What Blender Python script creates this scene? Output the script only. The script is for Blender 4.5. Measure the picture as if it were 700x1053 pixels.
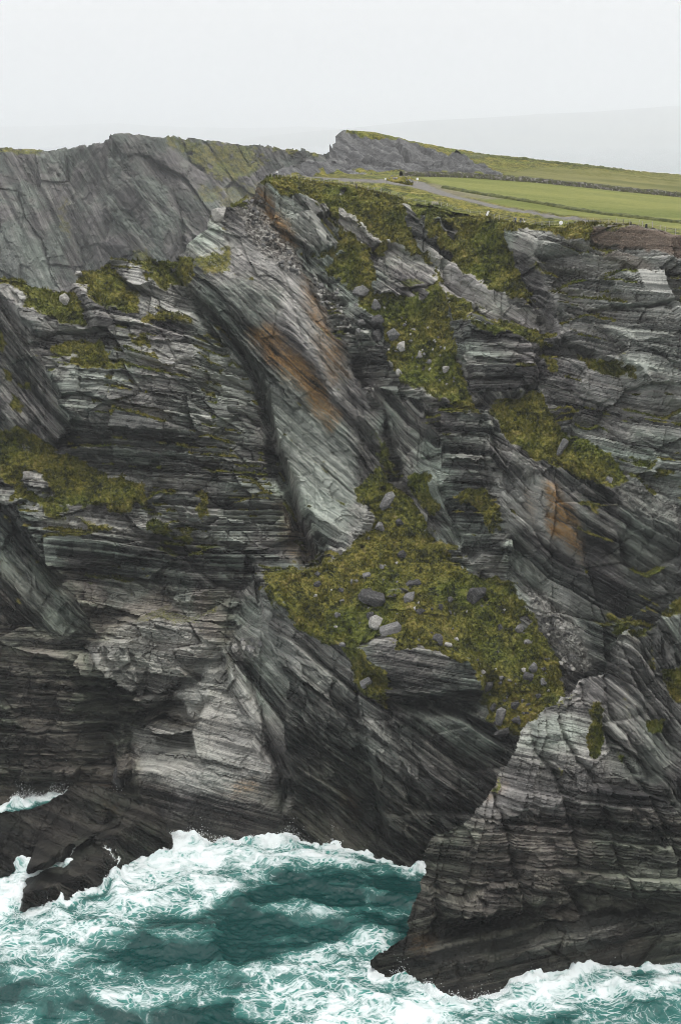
import bpy, bmesh, math, random
import numpy as np
from mathutils import Vector, Matrix
from mathutils.geometry import delaunay_2d_cdt

SC = bpy.context.scene
for o in list(bpy.data.objects): bpy.data.objects.remove(o)
R = math.radians
rng = np.random.default_rng(7)
random.seed(7)

# ------------------------------------------------------------------ camera, sky, sun, exposure
CAM_H, PITCH, FPX = 168.0, 14.8, 1458.33          # metres, degrees below level, focal length in 700-px units
cam_d = bpy.data.cameras.new('camera'); cam = bpy.data.objects.new('camera', cam_d)
SC.collection.objects.link(cam); SC.camera = cam
cam.location = (0, 0, CAM_H); cam.rotation_euler = (R(90 - PITCH), 0, 0)
cam_d.sensor_fit = 'HORIZONTAL'; cam_d.sensor_width = 24; cam_d.lens = 50
cam_d.clip_start = 1; cam_d.clip_end = 150000

SUN_EL, SUN_AZ = 66, 140                         # azimuth measured from +Y towards +X (sun is behind and right of the camera)
W = bpy.data.worlds.new('World'); SC.world = W; W.use_nodes = True
nt = W.node_tree; nt.nodes.clear()
wo = nt.nodes.new('ShaderNodeOutputWorld'); bg = nt.nodes.new('ShaderNodeBackground')
sky = nt.nodes.new('ShaderNodeTexSky'); sky.sky_type = 'NISHITA'; sky.sun_disc = False
sky.sun_elevation = R(SUN_EL); sky.sun_rotation = R(SUN_AZ); sky.altitude = 150; sky.dust_density = 6; sky.air_density = 1.0
tc = nt.nodes.new('ShaderNodeTexCoord'); sep = nt.nodes.new('ShaderNodeSeparateXYZ')
nt.links.new(tc.outputs['Generated'], sep.inputs[0])
mr = nt.nodes.new('ShaderNodeMapRange'); mr.inputs['From Min'].default_value = 0; mr.inputs['From Max'].default_value = 1
mr.inputs['To Min'].default_value = 8.0; mr.inputs['To Max'].default_value = 24.0
nt.links.new(sep.outputs['Z'], mr.inputs['Value'])
cn = nt.nodes.new('ShaderNodeTexNoise'); cn.inputs['Scale'].default_value = 2.2; cn.inputs['Detail'].default_value = 3
mpn = nt.nodes.new('ShaderNodeMapping'); mpn.inputs['Scale'].default_value = (1, 1, 4)
nt.links.new(tc.outputs['Generated'], mpn.inputs[0]); nt.links.new(mpn.outputs[0], cn.inputs['Vector'])
cm = nt.nodes.new('ShaderNodeMapRange'); cm.inputs['From Min'].default_value = .3; cm.inputs['From Max'].default_value = .7
cm.inputs['To Min'].default_value = .96; cm.inputs['To Max'].default_value = 1.04
nt.links.new(cn.outputs['Fac'], cm.inputs['Value'])
mu = nt.nodes.new('ShaderNodeMath'); mu.operation = 'MULTIPLY'
nt.links.new(mr.outputs[0], mu.inputs[0]); nt.links.new(cm.outputs[0], mu.inputs[1])
cl = nt.nodes.new('ShaderNodeVectorMath'); cl.operation = 'SCALE'; cl.inputs[0].default_value = (.998, 1.0, 1.0)
nt.links.new(mu.outputs[0], cl.inputs['Scale'])
mx = nt.nodes.new('ShaderNodeMix'); mx.data_type = 'RGBA'; mx.inputs['Factor'].default_value = .94   # cloud cover over the clear sky
nt.links.new(sky.outputs[0], mx.inputs['A']); nt.links.new(cl.outputs[0], mx.inputs['B'])
nt.links.new(mx.outputs['Result'], bg.inputs['Color']); bg.inputs['Strength'].default_value = .1
nt.links.new(bg.outputs[0], wo.inputs['Surface'])

sun_d = bpy.data.lights.new('sun', 'SUN'); sun_d.energy = 1.5; sun_d.angle = R(10); sun_d.color = (1, .965, .91)
sun = bpy.data.objects.new('sun', sun_d); SC.collection.objects.link(sun)
sd = Vector((math.sin(R(SUN_AZ)) * math.cos(R(SUN_EL)), math.cos(R(SUN_AZ)) * math.cos(R(SUN_EL)), math.sin(R(SUN_EL))))
sun.rotation_euler = sd.to_track_quat('Z', 'Y').to_euler(); sun.location = sd * 300 + Vector((0, 300, 0))

vs = SC.view_settings
vs.view_transform = 'Standard'; vs.look = 'None'; vs.exposure = 0.0; vs.gamma = 1.0; vs.use_curve_mapping = False
SC.render.engine = 'CYCLES'
SC.cycles.use_denoising = True; SC.cycles.denoising_prefilter = 'FAST'; SC.cycles.filter_width = .95; SC.cycles.max_bounces = 4; SC.cycles.diffuse_bounces = 2; SC.cycles.adaptive_threshold = .012; SC.cycles.volume_bounces = 1

# ------------------------------------------------------------------ projection helpers
SP, CP = math.sin(R(PITCH)), math.cos(R(PITCH))
def P(px, py, Y):
    """world point that the photograph shows at (px, py), lying Y metres in front of the camera"""
    u, w = (px - 350) / FPX, (py - 526.5) / FPX
    dx, dy, dz = u, CP - w * SP, -SP - w * CP
    t = Y / dy
    return np.array((dx * t, Y, CAM_H + dz * t))
def PZ(px, py, z):
    u, w = (px - 350) / FPX, (py - 526.5) / FPX
    dx, dy, dz = u, CP - w * SP, -SP - w * CP
    t = (z - CAM_H) / dz
    return np.array((dx * t, dy * t, z))
def pix(X, Y, Z):
    zc = Y * CP - (Z - CAM_H) * SP; yc = Y * SP + (Z - CAM_H) * CP
    return 350 + FPX * X / zc, 526.5 - FPX * yc / zc
PHI = 16.0                                         # every cliff is a relief over one fixed slanting world plane
SF, CF = math.sin(R(PHI)), math.cos(R(PHI))
def to_abh(p): return p[0], p[2] * CF + p[1] * SF, p[1] * CF - p[2] * SF
def from_abh(a, b, h): return a, b * SF + h * CF, b * CF - h * SF

# ------------------------------------------------------------------ noise
TB = np.random.default_rng(3).random((64, 64, 64), dtype=np.float32)
def vn(x, y, z):
    x = np.asarray(x, np.float32); y = np.asarray(y, np.float32) + 0 * x; z = np.asarray(z, np.float32) + 0 * x
    xi = np.floor(x).astype(np.int32); yi = np.floor(y).astype(np.int32); zi = np.floor(z).astype(np.int32)
    fx = x - xi; fy = y - yi; fz = z - zi
    fx = fx * fx * (3 - 2 * fx); fy = fy * fy * (3 - 2 * fy); fz = fz * fz * (3 - 2 * fz)
    x0 = xi & 63; x1 = (xi + 1) & 63; y0 = yi & 63; y1 = (yi + 1) & 63; z0 = zi & 63; z1 = (zi + 1) & 63
    def L(a, b, t): return a + (b - a) * t
    return L(L(L(TB[x0, y0, z0], TB[x1, y0, z0], fx), L(TB[x0, y1, z0], TB[x1, y1, z0], fx), fy),
             L(L(TB[x0, y0, z1], TB[x1, y0, z1], fx), L(TB[x0, y1, z1], TB[x1, y1, z1], fx), fy), fz) * 2 - 1
def fbm(x, y, z, sc, octv=3, seed=0.0, gain=.5):
    s, amp = 0, 1.0
    for k in range(octv):
        f = 2.03 ** k / sc
        s = s + amp * vn(x * f + seed * 7.3 + k * 11.1, y * f + seed * 3.1 + 5.7, z * f + seed * 5.9)
        amp *= gain
    return s
def hsh(a, b, seed=0):
    a = a.astype(np.int64); b = b.astype(np.int64)
    v = (a * 73856093) ^ (b * 19349663) ^ (seed * 83492791)
    v = (v ^ (v >> 13)) * 1274126177
    return ((v ^ (v >> 16)) & 0xffff) / 65535.0
def sst(e0, e1, x):
    t = np.clip((x - e0) / (e1 - e0), 0, 1); return t * t * (3 - 2 * t)
def blur(a, r):
    k = 2 * r + 1
    for ax in (0, 1):
        p = np.pad(a, [(r + 1, r) if i == ax else (0, 0) for i in (0, 1)], mode='edge')
        c = np.cumsum(p, axis=ax, dtype=np.float64)
        a = (np.take(c, range(k, c.shape[ax]), ax) - np.take(c, range(0, c.shape[ax] - k), ax)) / k
    return a

# ------------------------------------------------------------------ polygon tools in plane coordinates
def seg_dist(x, y, pl):
    """distance to a polyline, and the running index of the closest point on it"""
    best = np.full(x.shape, 1e9); bt = np.zeros(x.shape)
    for i in range(len(pl) - 1):
        ax, ay = pl[i][:2]; bx, by = pl[i + 1][:2]
        dx, dy = bx - ax, by - ay
        t = np.clip(((x - ax) * dx + (y - ay) * dy) / (dx * dx + dy * dy + 1e-9), 0, 1)
        d = np.hypot(x - ax - t * dx, y - ay - t * dy)
        m = d < best; best = np.where(m, d, best); bt = np.where(m, i + t, bt)
    return best, bt
def inside(x, y, pl):
    r = np.zeros(x.shape, bool); n = len(pl); j = n - 1
    for i in range(n):
        xi, yi = pl[i][:2]; xj, yj = pl[j][:2]
        if yi != yj:
            r ^= ((yi > y) != (yj > y)) & (x < (xj - xi) * (y - yi) / (yj - yi) + xi)
        j = i
    return r
def poly_mask(x, y, pl, soft=2.0):
    xs = [p[0] for p in pl]; ys = [p[1] for p in pl]; m = 12 + soft
    sel = (x > min(xs) - m) & (x < max(xs) + m) & (y > min(ys) - m) & (y < max(ys) + m)
    out = np.zeros(x.shape)
    if not sel.any(): return out
    xx, yy = x[sel], y[sel]
    d, _ = seg_dist(xx, yy, list(pl) + [pl[0]])
    out[sel] = sst(-soft, soft, np.where(inside(xx, yy, pl), d, -d))
    return out
def line_field(x, y, pl, reach):
    xs = [p[0] for p in pl]; ys = [p[1] for p in pl]
    sel = (x > min(xs) - reach) & (x < max(xs) + reach) & (y > min(ys) - reach) & (y < max(ys) + reach)
    d = np.full(x.shape, 1e9)
    if sel.any(): d[sel] = seg_dist(x[sel], y[sel], pl)[0]
    return d

# ------------------------------------------------------------------ triangulated base surface
def tin(points, edges, x0, x1, y0, y1, nx, ny):
    """linear surface through 3D control points (u, v, value) on a regular grid; NaN outside"""
    co = [Vector((p[0], p[1])) for p in points]
    vv, ee, ff, ov, oe, of = delaunay_2d_cdt(co, edges, [], 0, 1e-4)
    pts = np.array([[p[0], p[1], p[2]] for p in points])
    val = []
    for i, v in enumerate(vv):
        if ov[i]: val.append(pts[ov[i][0], 2])
        else:
            d = np.hypot(pts[:, 0] - v.x, pts[:, 1] - v.y); k = np.argsort(d)[:4]; w = 1 / (d[k] + .01)
            val.append(float((pts[k, 2] * w).sum() / w.sum()))
    H = np.full((ny, nx), np.nan)
    gx = np.linspace(x0, x1, nx); gy = np.linspace(y0, y1, ny)
    for f in ff:
        (ax, ay), (bx, by), (cx, cy) = [(vv[i].x, vv[i].y) for i in f]
        den = (by - cy) * (ax - cx) + (cx - bx) * (ay - cy)
        if abs(den) < 1e-9: continue
        i0 = np.searchsorted(gx, min(ax, bx, cx) - 1e-6); i1 = np.searchsorted(gx, max(ax, bx, cx) + 1e-6)
        j0 = np.searchsorted(gy, min(ay, by, cy) - 1e-6); j1 = np.searchsorted(gy, max(ay, by, cy) + 1e-6)
        if i1 <= i0 or j1 <= j0: continue
        X, Y = np.meshgrid(gx[i0:i1], gy[j0:j1])
        l0 = ((by - cy) * (X - cx) + (cx - bx) * (Y - cy)) / den
        l1 = ((cy - ay) * (X - cx) + (ax - cx) * (Y - cy)) / den
        l2 = 1 - l0 - l1
        m = (l0 >= -1e-6) & (l1 >= -1e-6) & (l2 >= -1e-6)
        v = l0 * val[f[0]] + l1 * val[f[1]] + l2 * val[f[2]]
        sub = H[j0:j1, i0:i1]; sub[m] = v[m]
    return H
def fill_nan(H):
    H = H.copy()
    for _ in range(400):
        m = np.isnan(H)
        if not m.any(): break
        acc = np.zeros(H.shape); n = np.zeros(H.shape)
        for dj, di in ((0, 1), (0, -1), (1, 0), (-1, 0)):
            s = np.roll(H, (dj, di), (0, 1))
            if dj == 1: s[0] = np.nan
            if dj == -1: s[-1] = np.nan
            if di == 1: s[:, 0] = np.nan
            if di == -1: s[:, -1] = np.nan
            g = ~np.isnan(s); acc[g] += s[g]; n += g
        k = m & (n > 0); H[k] = acc[k] / n[k]
    return H
def bil(H, fi, fj):
    ny, nx = H.shape
    fi = np.clip(fi, 0, nx - 1.001); fj = np.clip(fj, 0, ny - 1.001)
    i = fi.astype(int); j = fj.astype(int); u = fi - i; v = fj - j
    return (H[j, i] * (1 - u) + H[j, i + 1] * u) * (1 - v) + (H[j + 1, i] * (1 - u) + H[j + 1, i + 1] * u) * v
def collect(lines):
    pts, edges, key = [], [], {}
    for ln in lines:
        prev = None
        for p in ln:
            q = tuple(np.round(to_abh(p), 3))
            if q not in key: key[q] = len(pts); pts.append(q)
            if prev is not None and prev != key[q]: edges.append((prev, key[q]))
            prev = key[q]
    return pts, edges

# ------------------------------------------------------------------ rock relief
LAY = {}
def layers(thick, seed):
    if (thick, seed) not in LAY:
        r = np.random.default_rng(seed); t = thick * np.exp(r.normal(0, .55, 4000)); b = np.cumsum(t); LAY[(thick, seed)] = b - b[2000]
    return LAY[(thick, seed)]
TONE = [0]
def beds(s, t, thick, length, seed, vary=.35):
    """protrusion of broken beds: stepped blocks that run along t and are stacked along s"""
    b = layers(thick, seed)
    i = np.searchsorted(b, s)
    f = (s - b[i - 1]) / (b[i] - b[i - 1])
    L = length * (.6 + .9 * hsh(i, i * 0, seed + 1))
    tt = t / L + hsh(i, i * 0, seed + 2) * 9
    c = np.floor(tt)
    ft = tt - c
    v = .55 * hsh(i, i * 0, seed + 4) + .45 * hsh(i, c, seed + 3) - .5
    TONE[0] = .6 * hsh(i, i * 0, seed + 41) + .4 * hsh(i, c, seed + 42)
    edge = np.minimum(np.minimum(f, 1 - f) * np.clip((b[i] - b[i - 1]) / .5, .5, 8), np.minimum(ft, 1 - ft) * L * 1.5)
    return v * 2 + vary * (f - .5) - .22 * np.exp(-edge * 3.0)
def facets(u, v, su, sv, seed, tiltk=.5):
    """chiselled look: each cell of a jittered grid is a plane with its own offset and tilt"""
    gu, gv = u / su, v / sv
    iu, iv = np.floor(gu), np.floor(gv)
    best = np.full(u.shape, 1e9); out = np.zeros(u.shape); sec = np.full(u.shape, 1e9)
    for du in (-1, 0, 1):
        for dv in (-1, 0, 1):
            cu, cv = iu + du, iv + dv
            r1 = hsh(cu, cv, seed); r2 = hsh(cu, cv, seed + 77)
            pu, pv = gu - cu - r1, gv - cv - r2
            d = pu * pu + pv * pv
            m = d < best
            sec = np.where(m, best, np.minimum(sec, d))
            val = (hsh(cu, cv, seed + 5) - .5) + tiltk * ((r1 * 7.7 % 1 - .5) * pu * 2 + (r2 * 9.3 % 1 - .5) * pv * 2)
            out = np.where(m, val, out); best = np.where(m, d, best)
    return out * 2 - .35 * np.exp(-(np.sqrt(sec) - np.sqrt(best)) * 9)
RT = [0]
def relief(X, Y, Z, th, tilt, k, seed, mul=1.0):
    """th: dip of the beds to the right in degrees; returns displacement out of the face, and the bed coordinates"""
    a, b, h = X, Z * CF + Y * SF, Y * CF - Z * SF
    st, ct = math.sin(R(th)), math.cos(R(th))
    wx = fbm(X, Y, Z, 48, 2, seed) * 2.2 + fbm(X, Y, Z, 11, 2, seed + 4) * .16
    s = (a * st + b * ct) * math.cos(tilt) + h * math.sin(tilt) + wx
    t = a * ct - b * st + fbm(X, Y, Z, 12, 2, seed + 2) * 1.2
    m = .55 + .75 * sst(-.5, .6, fbm(X, Y, Z, 22, 2, seed + 9))
    d = 1.35 * k[0] * beds(s, t, 6.0, 26, seed * 10 + 1, .9) ; tone = .8 * (TONE[0] - .5)
    d = d + 1.45 * k[1] * m * beds(s, t, 2.0, 13, seed * 10 + 2, .9); tone = tone + .9 * (TONE[0] - .5)
    d = d + 1.5 * k[2] * m * beds(s, t, .75, 7, seed * 10 + 3, .5); tone = tone + .8 * (TONE[0] - .5); beds(s, t, .42, 16, seed * 10 + 4); RT[0] = tone + .7 * (TONE[0] - .5)
    d = d + 1.9 * k[0] * facets(s, t, 7.5, 15, seed * 10 + 11, .9) + .75 * k[1] * m * facets(s + .3 * t, t, 2.6, 5.2, seed * 10 + 12, 1.0) + .13 * facets(s - .4 * t, t, 1.1, 2.4, seed * 10 + 13, 1.0)
    # cross joints, steeply raked
    sj = a * math.cos(R(th * .35 - 18)) + b * math.sin(R(th * .35 - 18)) + fbm(X, Y, Z, 9, 2, seed + 6) * .9
    d = d + 1.2 * k[3] * beds(sj, s, 5.2, 11, seed * 10 + 5, .6) + k[3] * .55 * beds(sj, s, 1.7, 4, seed * 10 + 6, .5)
    d = d + .13 * fbm(X, Y, Z, 2.2, 3, seed + 1)
    return d * mul, s, t

class Layer: pass
def build_layer(name, lines, res, regions, grooves, steps, masks, sil=None, sil_below=None, wet=(3, 11), grass_lines=None, warp=1.0, smooth=2, autograss=.0, keep_z=-6.0, rim=None, damp=.5, fine=1.0, back=(0, 1, -.5), run=40, closed=False, calm=0):
    pts, edges = collect(lines)
    A = np.array(pts)
    a0, a1 = A[:, 0].min(), A[:, 0].max(); b0, b1 = A[:, 1].min(), A[:, 1].max() + 1.5
    nx, ny = int((a1 - a0) / res) + 1, int((b1 - b0) / res) + 1
    H0 = tin(pts, edges, a0, a1, b0, b1, nx, ny)
    ok0 = ~np.isnan(H0)
    H0 = fill_nan(H0)
    ga, gb = np.meshgrid(np.linspace(a0, a1, nx), np.linspace(b0, b1, ny))
    keep = ok0.copy()
    # natural, uneven edges instead of the straight control lines
    X, Y, Z = from_abh(ga, gb, H0)
    w1 = fbm(X, Y, Z, 13, 3, 21) * 1.5 * warp; w2 = fbm(X, Y, Z, 13, 3, 22) * 1.3 * warp
    if smooth: H0 = blur(H0, smooth)
    Hb = bil(H0, (ga + w1 - a0) / res, (gb + w2 - b0) / res)
    if closed:
        sl = [to_abh(p) for p in sil]
        w1s = fbm(X, Y, Z, 5, 3, 31) * .45 * warp
        keep &= inside(ga + w1s, gb + w1s, sl)
    elif sil is not None:
        sl = [to_abh(p) for p in sil]
        w1s = (fbm(X, Y, Z, 7, 4, 31, .62) * 1.1) * warp
        top = max(b1, max(p[1] for p in sl)) + 30
        ring = [(p[0], p[1]) for p in sl] + [(sl[-1][0], top), (sl[0][0], top)]
        if sil_below == 'right': ring = [(p[0], p[1]) for p in sl] + [(sl[-1][0], top), (sl[0][0] - 60, top), (sl[0][0] - 60, sl[0][1])]
        out = inside(ga + w1s, gb + w1s, ring)
        xo, yo = (ga + w1s)[out], (gb + w1s)[out]
        d, t = seg_dist(xo, yo, sl)
        i = np.clip(t.astype(int), 0, len(sl) - 2); f = t - i
        hs = np.array([p[2] for p in sl]); hv = hs[i] * (1 - f) + hs[i + 1] * f
        Hb[out] = hv
        keep &= ~out
    X, Y, Z = from_abh(ga, gb, Hb)
    px, py = pix(X, Y, Z)
    pw = fbm(X, Y, Z, 6, 3, 41) * 5.0; qw = fbm(X, Y, Z, 6, 3, 42) * 5.0
    fw = fbm(X, Y, Z, 1.8, 3, 43, .7) * 2.6; gw = fbm(X, Y, Z, 1.8, 3, 44, .7) * 2.6
    # beds, one set for each part of the cliff
    TN = np.zeros(Hb.shape); D = np.zeros(Hb.shape); S = np.zeros(Hb.shape); T = np.zeros(Hb.shape); WS = np.zeros(Hb.shape)
    owner = np.zeros(Hb.shape, int)
    for n, r in enumerate(regions):
        if r['poly'] is None: continue
        owner[inside(px + pw * 1.6, py + qw * 1.6, r['poly'])] = n
    for n, r in enumerate(regions):
        w = blur((owner == n).astype(float), 3)
        sel = w > .01
        if not sel.any(): continue
        q_ = r.get('scale', 1.0)
        d, s, t = relief(X[sel] / q_, Y[sel] / q_, Z[sel] / q_, r['th'], r.get('tilt', .2), r['k'], r.get('seed', n + 1)); d = d * q_; s = s * q_; t = t * q_
        D[sel] += w[sel] * d; WS[sel] += w[sel]
        o = (owner == n)[sel]
        tmp = S[sel]; tmp[o] = s[o]; S[sel] = tmp
        tmp = TN[sel]; tmp[o] = RT[0][o]; TN[sel] = tmp
        tmp = T[sel]; tmp[o] = t[o] + 53 * n; T[sel] = tmp
    D /= np.maximum(WS, 1e-3)
    # traced cracks and ledges
    for g in grooves:
        pl, wd, dp = g
        d = line_field(px + pw * .35 + fw * .6, py + qw * .35 + gw * .6, pl, wd * 4)
        D -= dp * np.exp(-(d / wd) ** 1.3)
    for pl, amp, fall in steps:
        x, y = px + pw * .35 + fw * .5, py + qw * .35 + gw * .5
        xs = [p[0] for p in pl]; ys = [p[1] for p in pl]; m = fall * 2.5
        sel = (x > min(xs) - m) & (x < max(xs) + m) & (y > min(ys) - m) & (y < max(ys) + m)
        if not sel.any(): continue
        xx, yy = x[sel], y[sel]
        d, t = seg_dist(xx, yy, pl)
        i = np.clip(t.astype(int), 0, len(pl) - 2)
        q = np.array(pl, float)
        side = (q[i + 1, 0] - q[i, 0]) * (yy - q[i, 1]) - (q[i + 1, 1] - q[i, 1]) * (xx - q[i, 0])
        tt = t / (len(pl) - 1)
        D[sel] += 1.7 * np.where(side < 0, amp, -amp * .7) * np.exp(-d / fall) * sst(0, .12, tt) * sst(0, .12, 1 - tt)
    if damp > 0 and wet[0] < 20: D = np.minimum(D * (.3 + .7 * sst(0, 8, Z)) + .8 * (1 - sst(0, 6, Z)), 4)
    if calm:
        dd, _ = seg_dist(ga, gb, [p[:2] for p in sl]); D *= .2 + .8 * sst(0, calm, dd)
    M = {}
    for key in ('grass', 'pale', 'orange', 'soil', 'green', 'scree', 'dark', 'brown', 'foam'):
        v = np.zeros(Hb.shape)
        for pl, amt in masks.get(key, []):
            if amt < 0: v = v * (1 - poly_mask(px + pw * .9 + fw, py + qw * .9 + gw, pl, 1.5) * -amt)
            else: v = np.maximum(v, amt * poly_mask(px + pw * .9 + fw, py + qw * .9 + gw, pl, {'grass': 4.5, 'soil': 2.5, 'orange': 9, 'scree': 4, 'foam': 1.5}.get(key, 7)))
        M[key] = v
    for pl, wd in masks.get('threads', []):
        d = line_field(px + fw * 1.2, py + gw * 1.2, pl, wd * 3)
        M['foam'] = np.maximum(M['foam'], .66 * (1 - sst(wd * .3, wd * 1.0, d)))
    M['grass'] = M['grass'] * (1 - .75 * sst(.55, .95, fbm(X, Y, Z, 5.0, 3, 46)) * (M['soil'] < .1))      # stone shows through thin turf
    # relief fades where turf covers the rock
    g0 = M['grass']
    H1 = Hb - D * (1 - np.clip(.9 * g0 + .7 * M['soil'], 0, .93))
    # turf also holds on narrow ledges
    if autograss > 0:
        up = np.gradient(H1, res, axis=0)              # depth gained for each step up = how flat the ledge is
        up = blur(up, 1)
        flat = sst(.9, 2.3, up)
        pn = sst(-.05, .35, fbm(X, Y, Z, 11, 3, 61)) * sst(24, 70, Z)
        ag = autograss * flat * pn
        M['grass'] = np.maximum(M['grass'], ag)
        g0 = M['grass']
    tus = np.abs(fbm(X, Y, Z, 1.9, 3, 51)) * 1.0 + fbm(X, Y, Z, 5.5, 2, 52) * .9
    H1 = H1 - g0 * (tus * .9 + .25)
    H1 = H1 - M['scree'] * np.maximum(0, fbm(X, Y, Z, 1.1, 2, 53)) * .8
    X, Y, Z = from_abh(ga, gb, H1)
    keep &= Z > keep_z
    if rim is not None:
        rm = np.array([to_abh(p) for p in rim]); keep &= gb < np.interp(ga, rm[:, 0], rm[:, 1])
    L = Layer(); L.X, L.Y, L.Z, L.M, L.keep, L.px, L.py = X, Y, Z, M, keep, *pix(X, Y, Z)
    wn_ = fbm(X, Y, Z, 9, 3, 71)
    wetm = np.maximum(1 - sst(wet[0], wet[1], Z + wn_ * 4.5), damp * (1 - sst(12, 62, Z + wn_ * 9)) * (1 - .85 * np.clip(M['pale'] * 1.6, 0, 1)))      # splash zone, and spray-damp rock above it
    idx = np.full(keep.shape, -1, np.int64); idx[keep] = np.arange(keep.sum())
    q = keep[:-1, :-1] & keep[1:, :-1] & keep[:-1, 1:] & keep[1:, 1:]
    f = np.stack([idx[:-1, :-1][q], idx[:-1, 1:][q], idx[1:, 1:][q], idx[1:, :-1][q]], 1)
    V = np.stack([X[keep], Y[keep], Z[keep]], 1)
    nv = len(V); src = np.arange(nv)
    if sil is not None:
        e = np.concatenate([f[:, [0, 1]], f[:, [1, 2]], f[:, [2, 3]], f[:, [3, 0]]])
        key = np.minimum(e[:, 0], e[:, 1]) * nv + np.maximum(e[:, 0], e[:, 1])
        uq, inv, cnt = np.unique(key, return_inverse=True, return_counts=True)
        e = e[cnt[inv] == 1]
        ab = np.stack([ga[keep], gb[keep]], 1)
        if not closed:
            d, _ = seg_dist(ab[:, 0][e].mean(1), ab[:, 1][e].mean(1), [p[:2] for p in sl]); e = e[d < 1.6]
        vb = np.unique(e); prev = {}; lut = np.full(nv, -1, np.int64); lut[vb] = np.arange(len(vb))
        last = vb; bd = np.array(back, float); allV = [V]; allF = [f]; n0 = nv; base_p = V[vb]
        for q_, tt in enumerate((.6, 2.5, 7, 16, run)):
            nz = np.stack([fbm(base_p[:, 0], base_p[:, 1] + tt, base_p[:, 2], 3.5, 2, 200 + c) for c in range(3)], 1) * min(tt * .25, 1.6)
            P2 = base_p + bd * tt + nz
            cur = n0 + np.arange(len(vb)); allV.append(P2); src = np.concatenate([src, vb])
            allF.append(np.stack([last[lut[e[:, 1]]], last[lut[e[:, 0]]], cur[lut[e[:, 0]]], cur[lut[e[:, 1]]]], 1))
            last = cur; n0 += len(vb)
        V = np.concatenate(allV); f = np.concatenate(allF)
    ob = mesh_np(name, V, f, False)
    me = ob.data
    put_color(me, 'mask_a', [M['grass'][keep][src], M['pale'][keep][src], M['orange'][keep][src], M['soil'][keep][src]])
    put_color(me, 'mask_b', [M['green'][keep][src], M['scree'][keep][src], M['dark'][keep][src], wetm[keep][src]])
    put_color(me, 'mask_c', [M['brown'][keep][src], M['foam'][keep][src], TN[keep][src] + .5, 0 * S[keep][src]])
    at = me.attributes.new('strata', 'FLOAT_VECTOR', 'POINT')
    at.data.foreach_set('vector', np.stack([S[keep] / fine, T[keep] / fine, (ga * .5 + gb * .5)[keep]], 1)[src].astype(np.float32).ravel())
    L.ob = ob
    return L
def mesh_np(name, V, F, smooth=True):
    me = bpy.data.meshes.new(name)
    V = np.asarray(V, np.float32); F = np.asarray(F, np.int32)
    me.vertices.add(len(V)); me.vertices.foreach_set('co', V.ravel())
    n = F.shape[1]
    me.loops.add(F.size); me.loops.foreach_set('vertex_index', F.ravel())
    me.polygons.add(len(F)); me.polygons.foreach_set('loop_start', np.arange(0, F.size, n, dtype=np.int32))
    me.polygons.foreach_set('loop_total', np.full(len(F), n, np.int32))
    me.polygons.foreach_set('use_smooth', np.full(len(F), smooth, bool))
    me.update(calc_edges=True); me.validate()
    ob = bpy.data.objects.new(name, me); SC.collection.objects.link(ob)
    return ob
def put_color(me, name, ch):
    at = me.attributes.new(name, 'FLOAT_COLOR', 'POINT')
    at.data.foreach_set('color', np.stack(ch, 1).astype(np.float32).ravel())
def structure(o): o['kind'] = 'structure'; return o
def tag(o, label, cat, group=None):
    o['label'] = label; o['category'] = cat
    if group: o['group'] = group
    return o
def empty(name, loc):
    o = bpy.data.objects.new(name, None); SC.collection.objects.link(o); o.location = loc; o.empty_display_size = .3; return o

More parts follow.
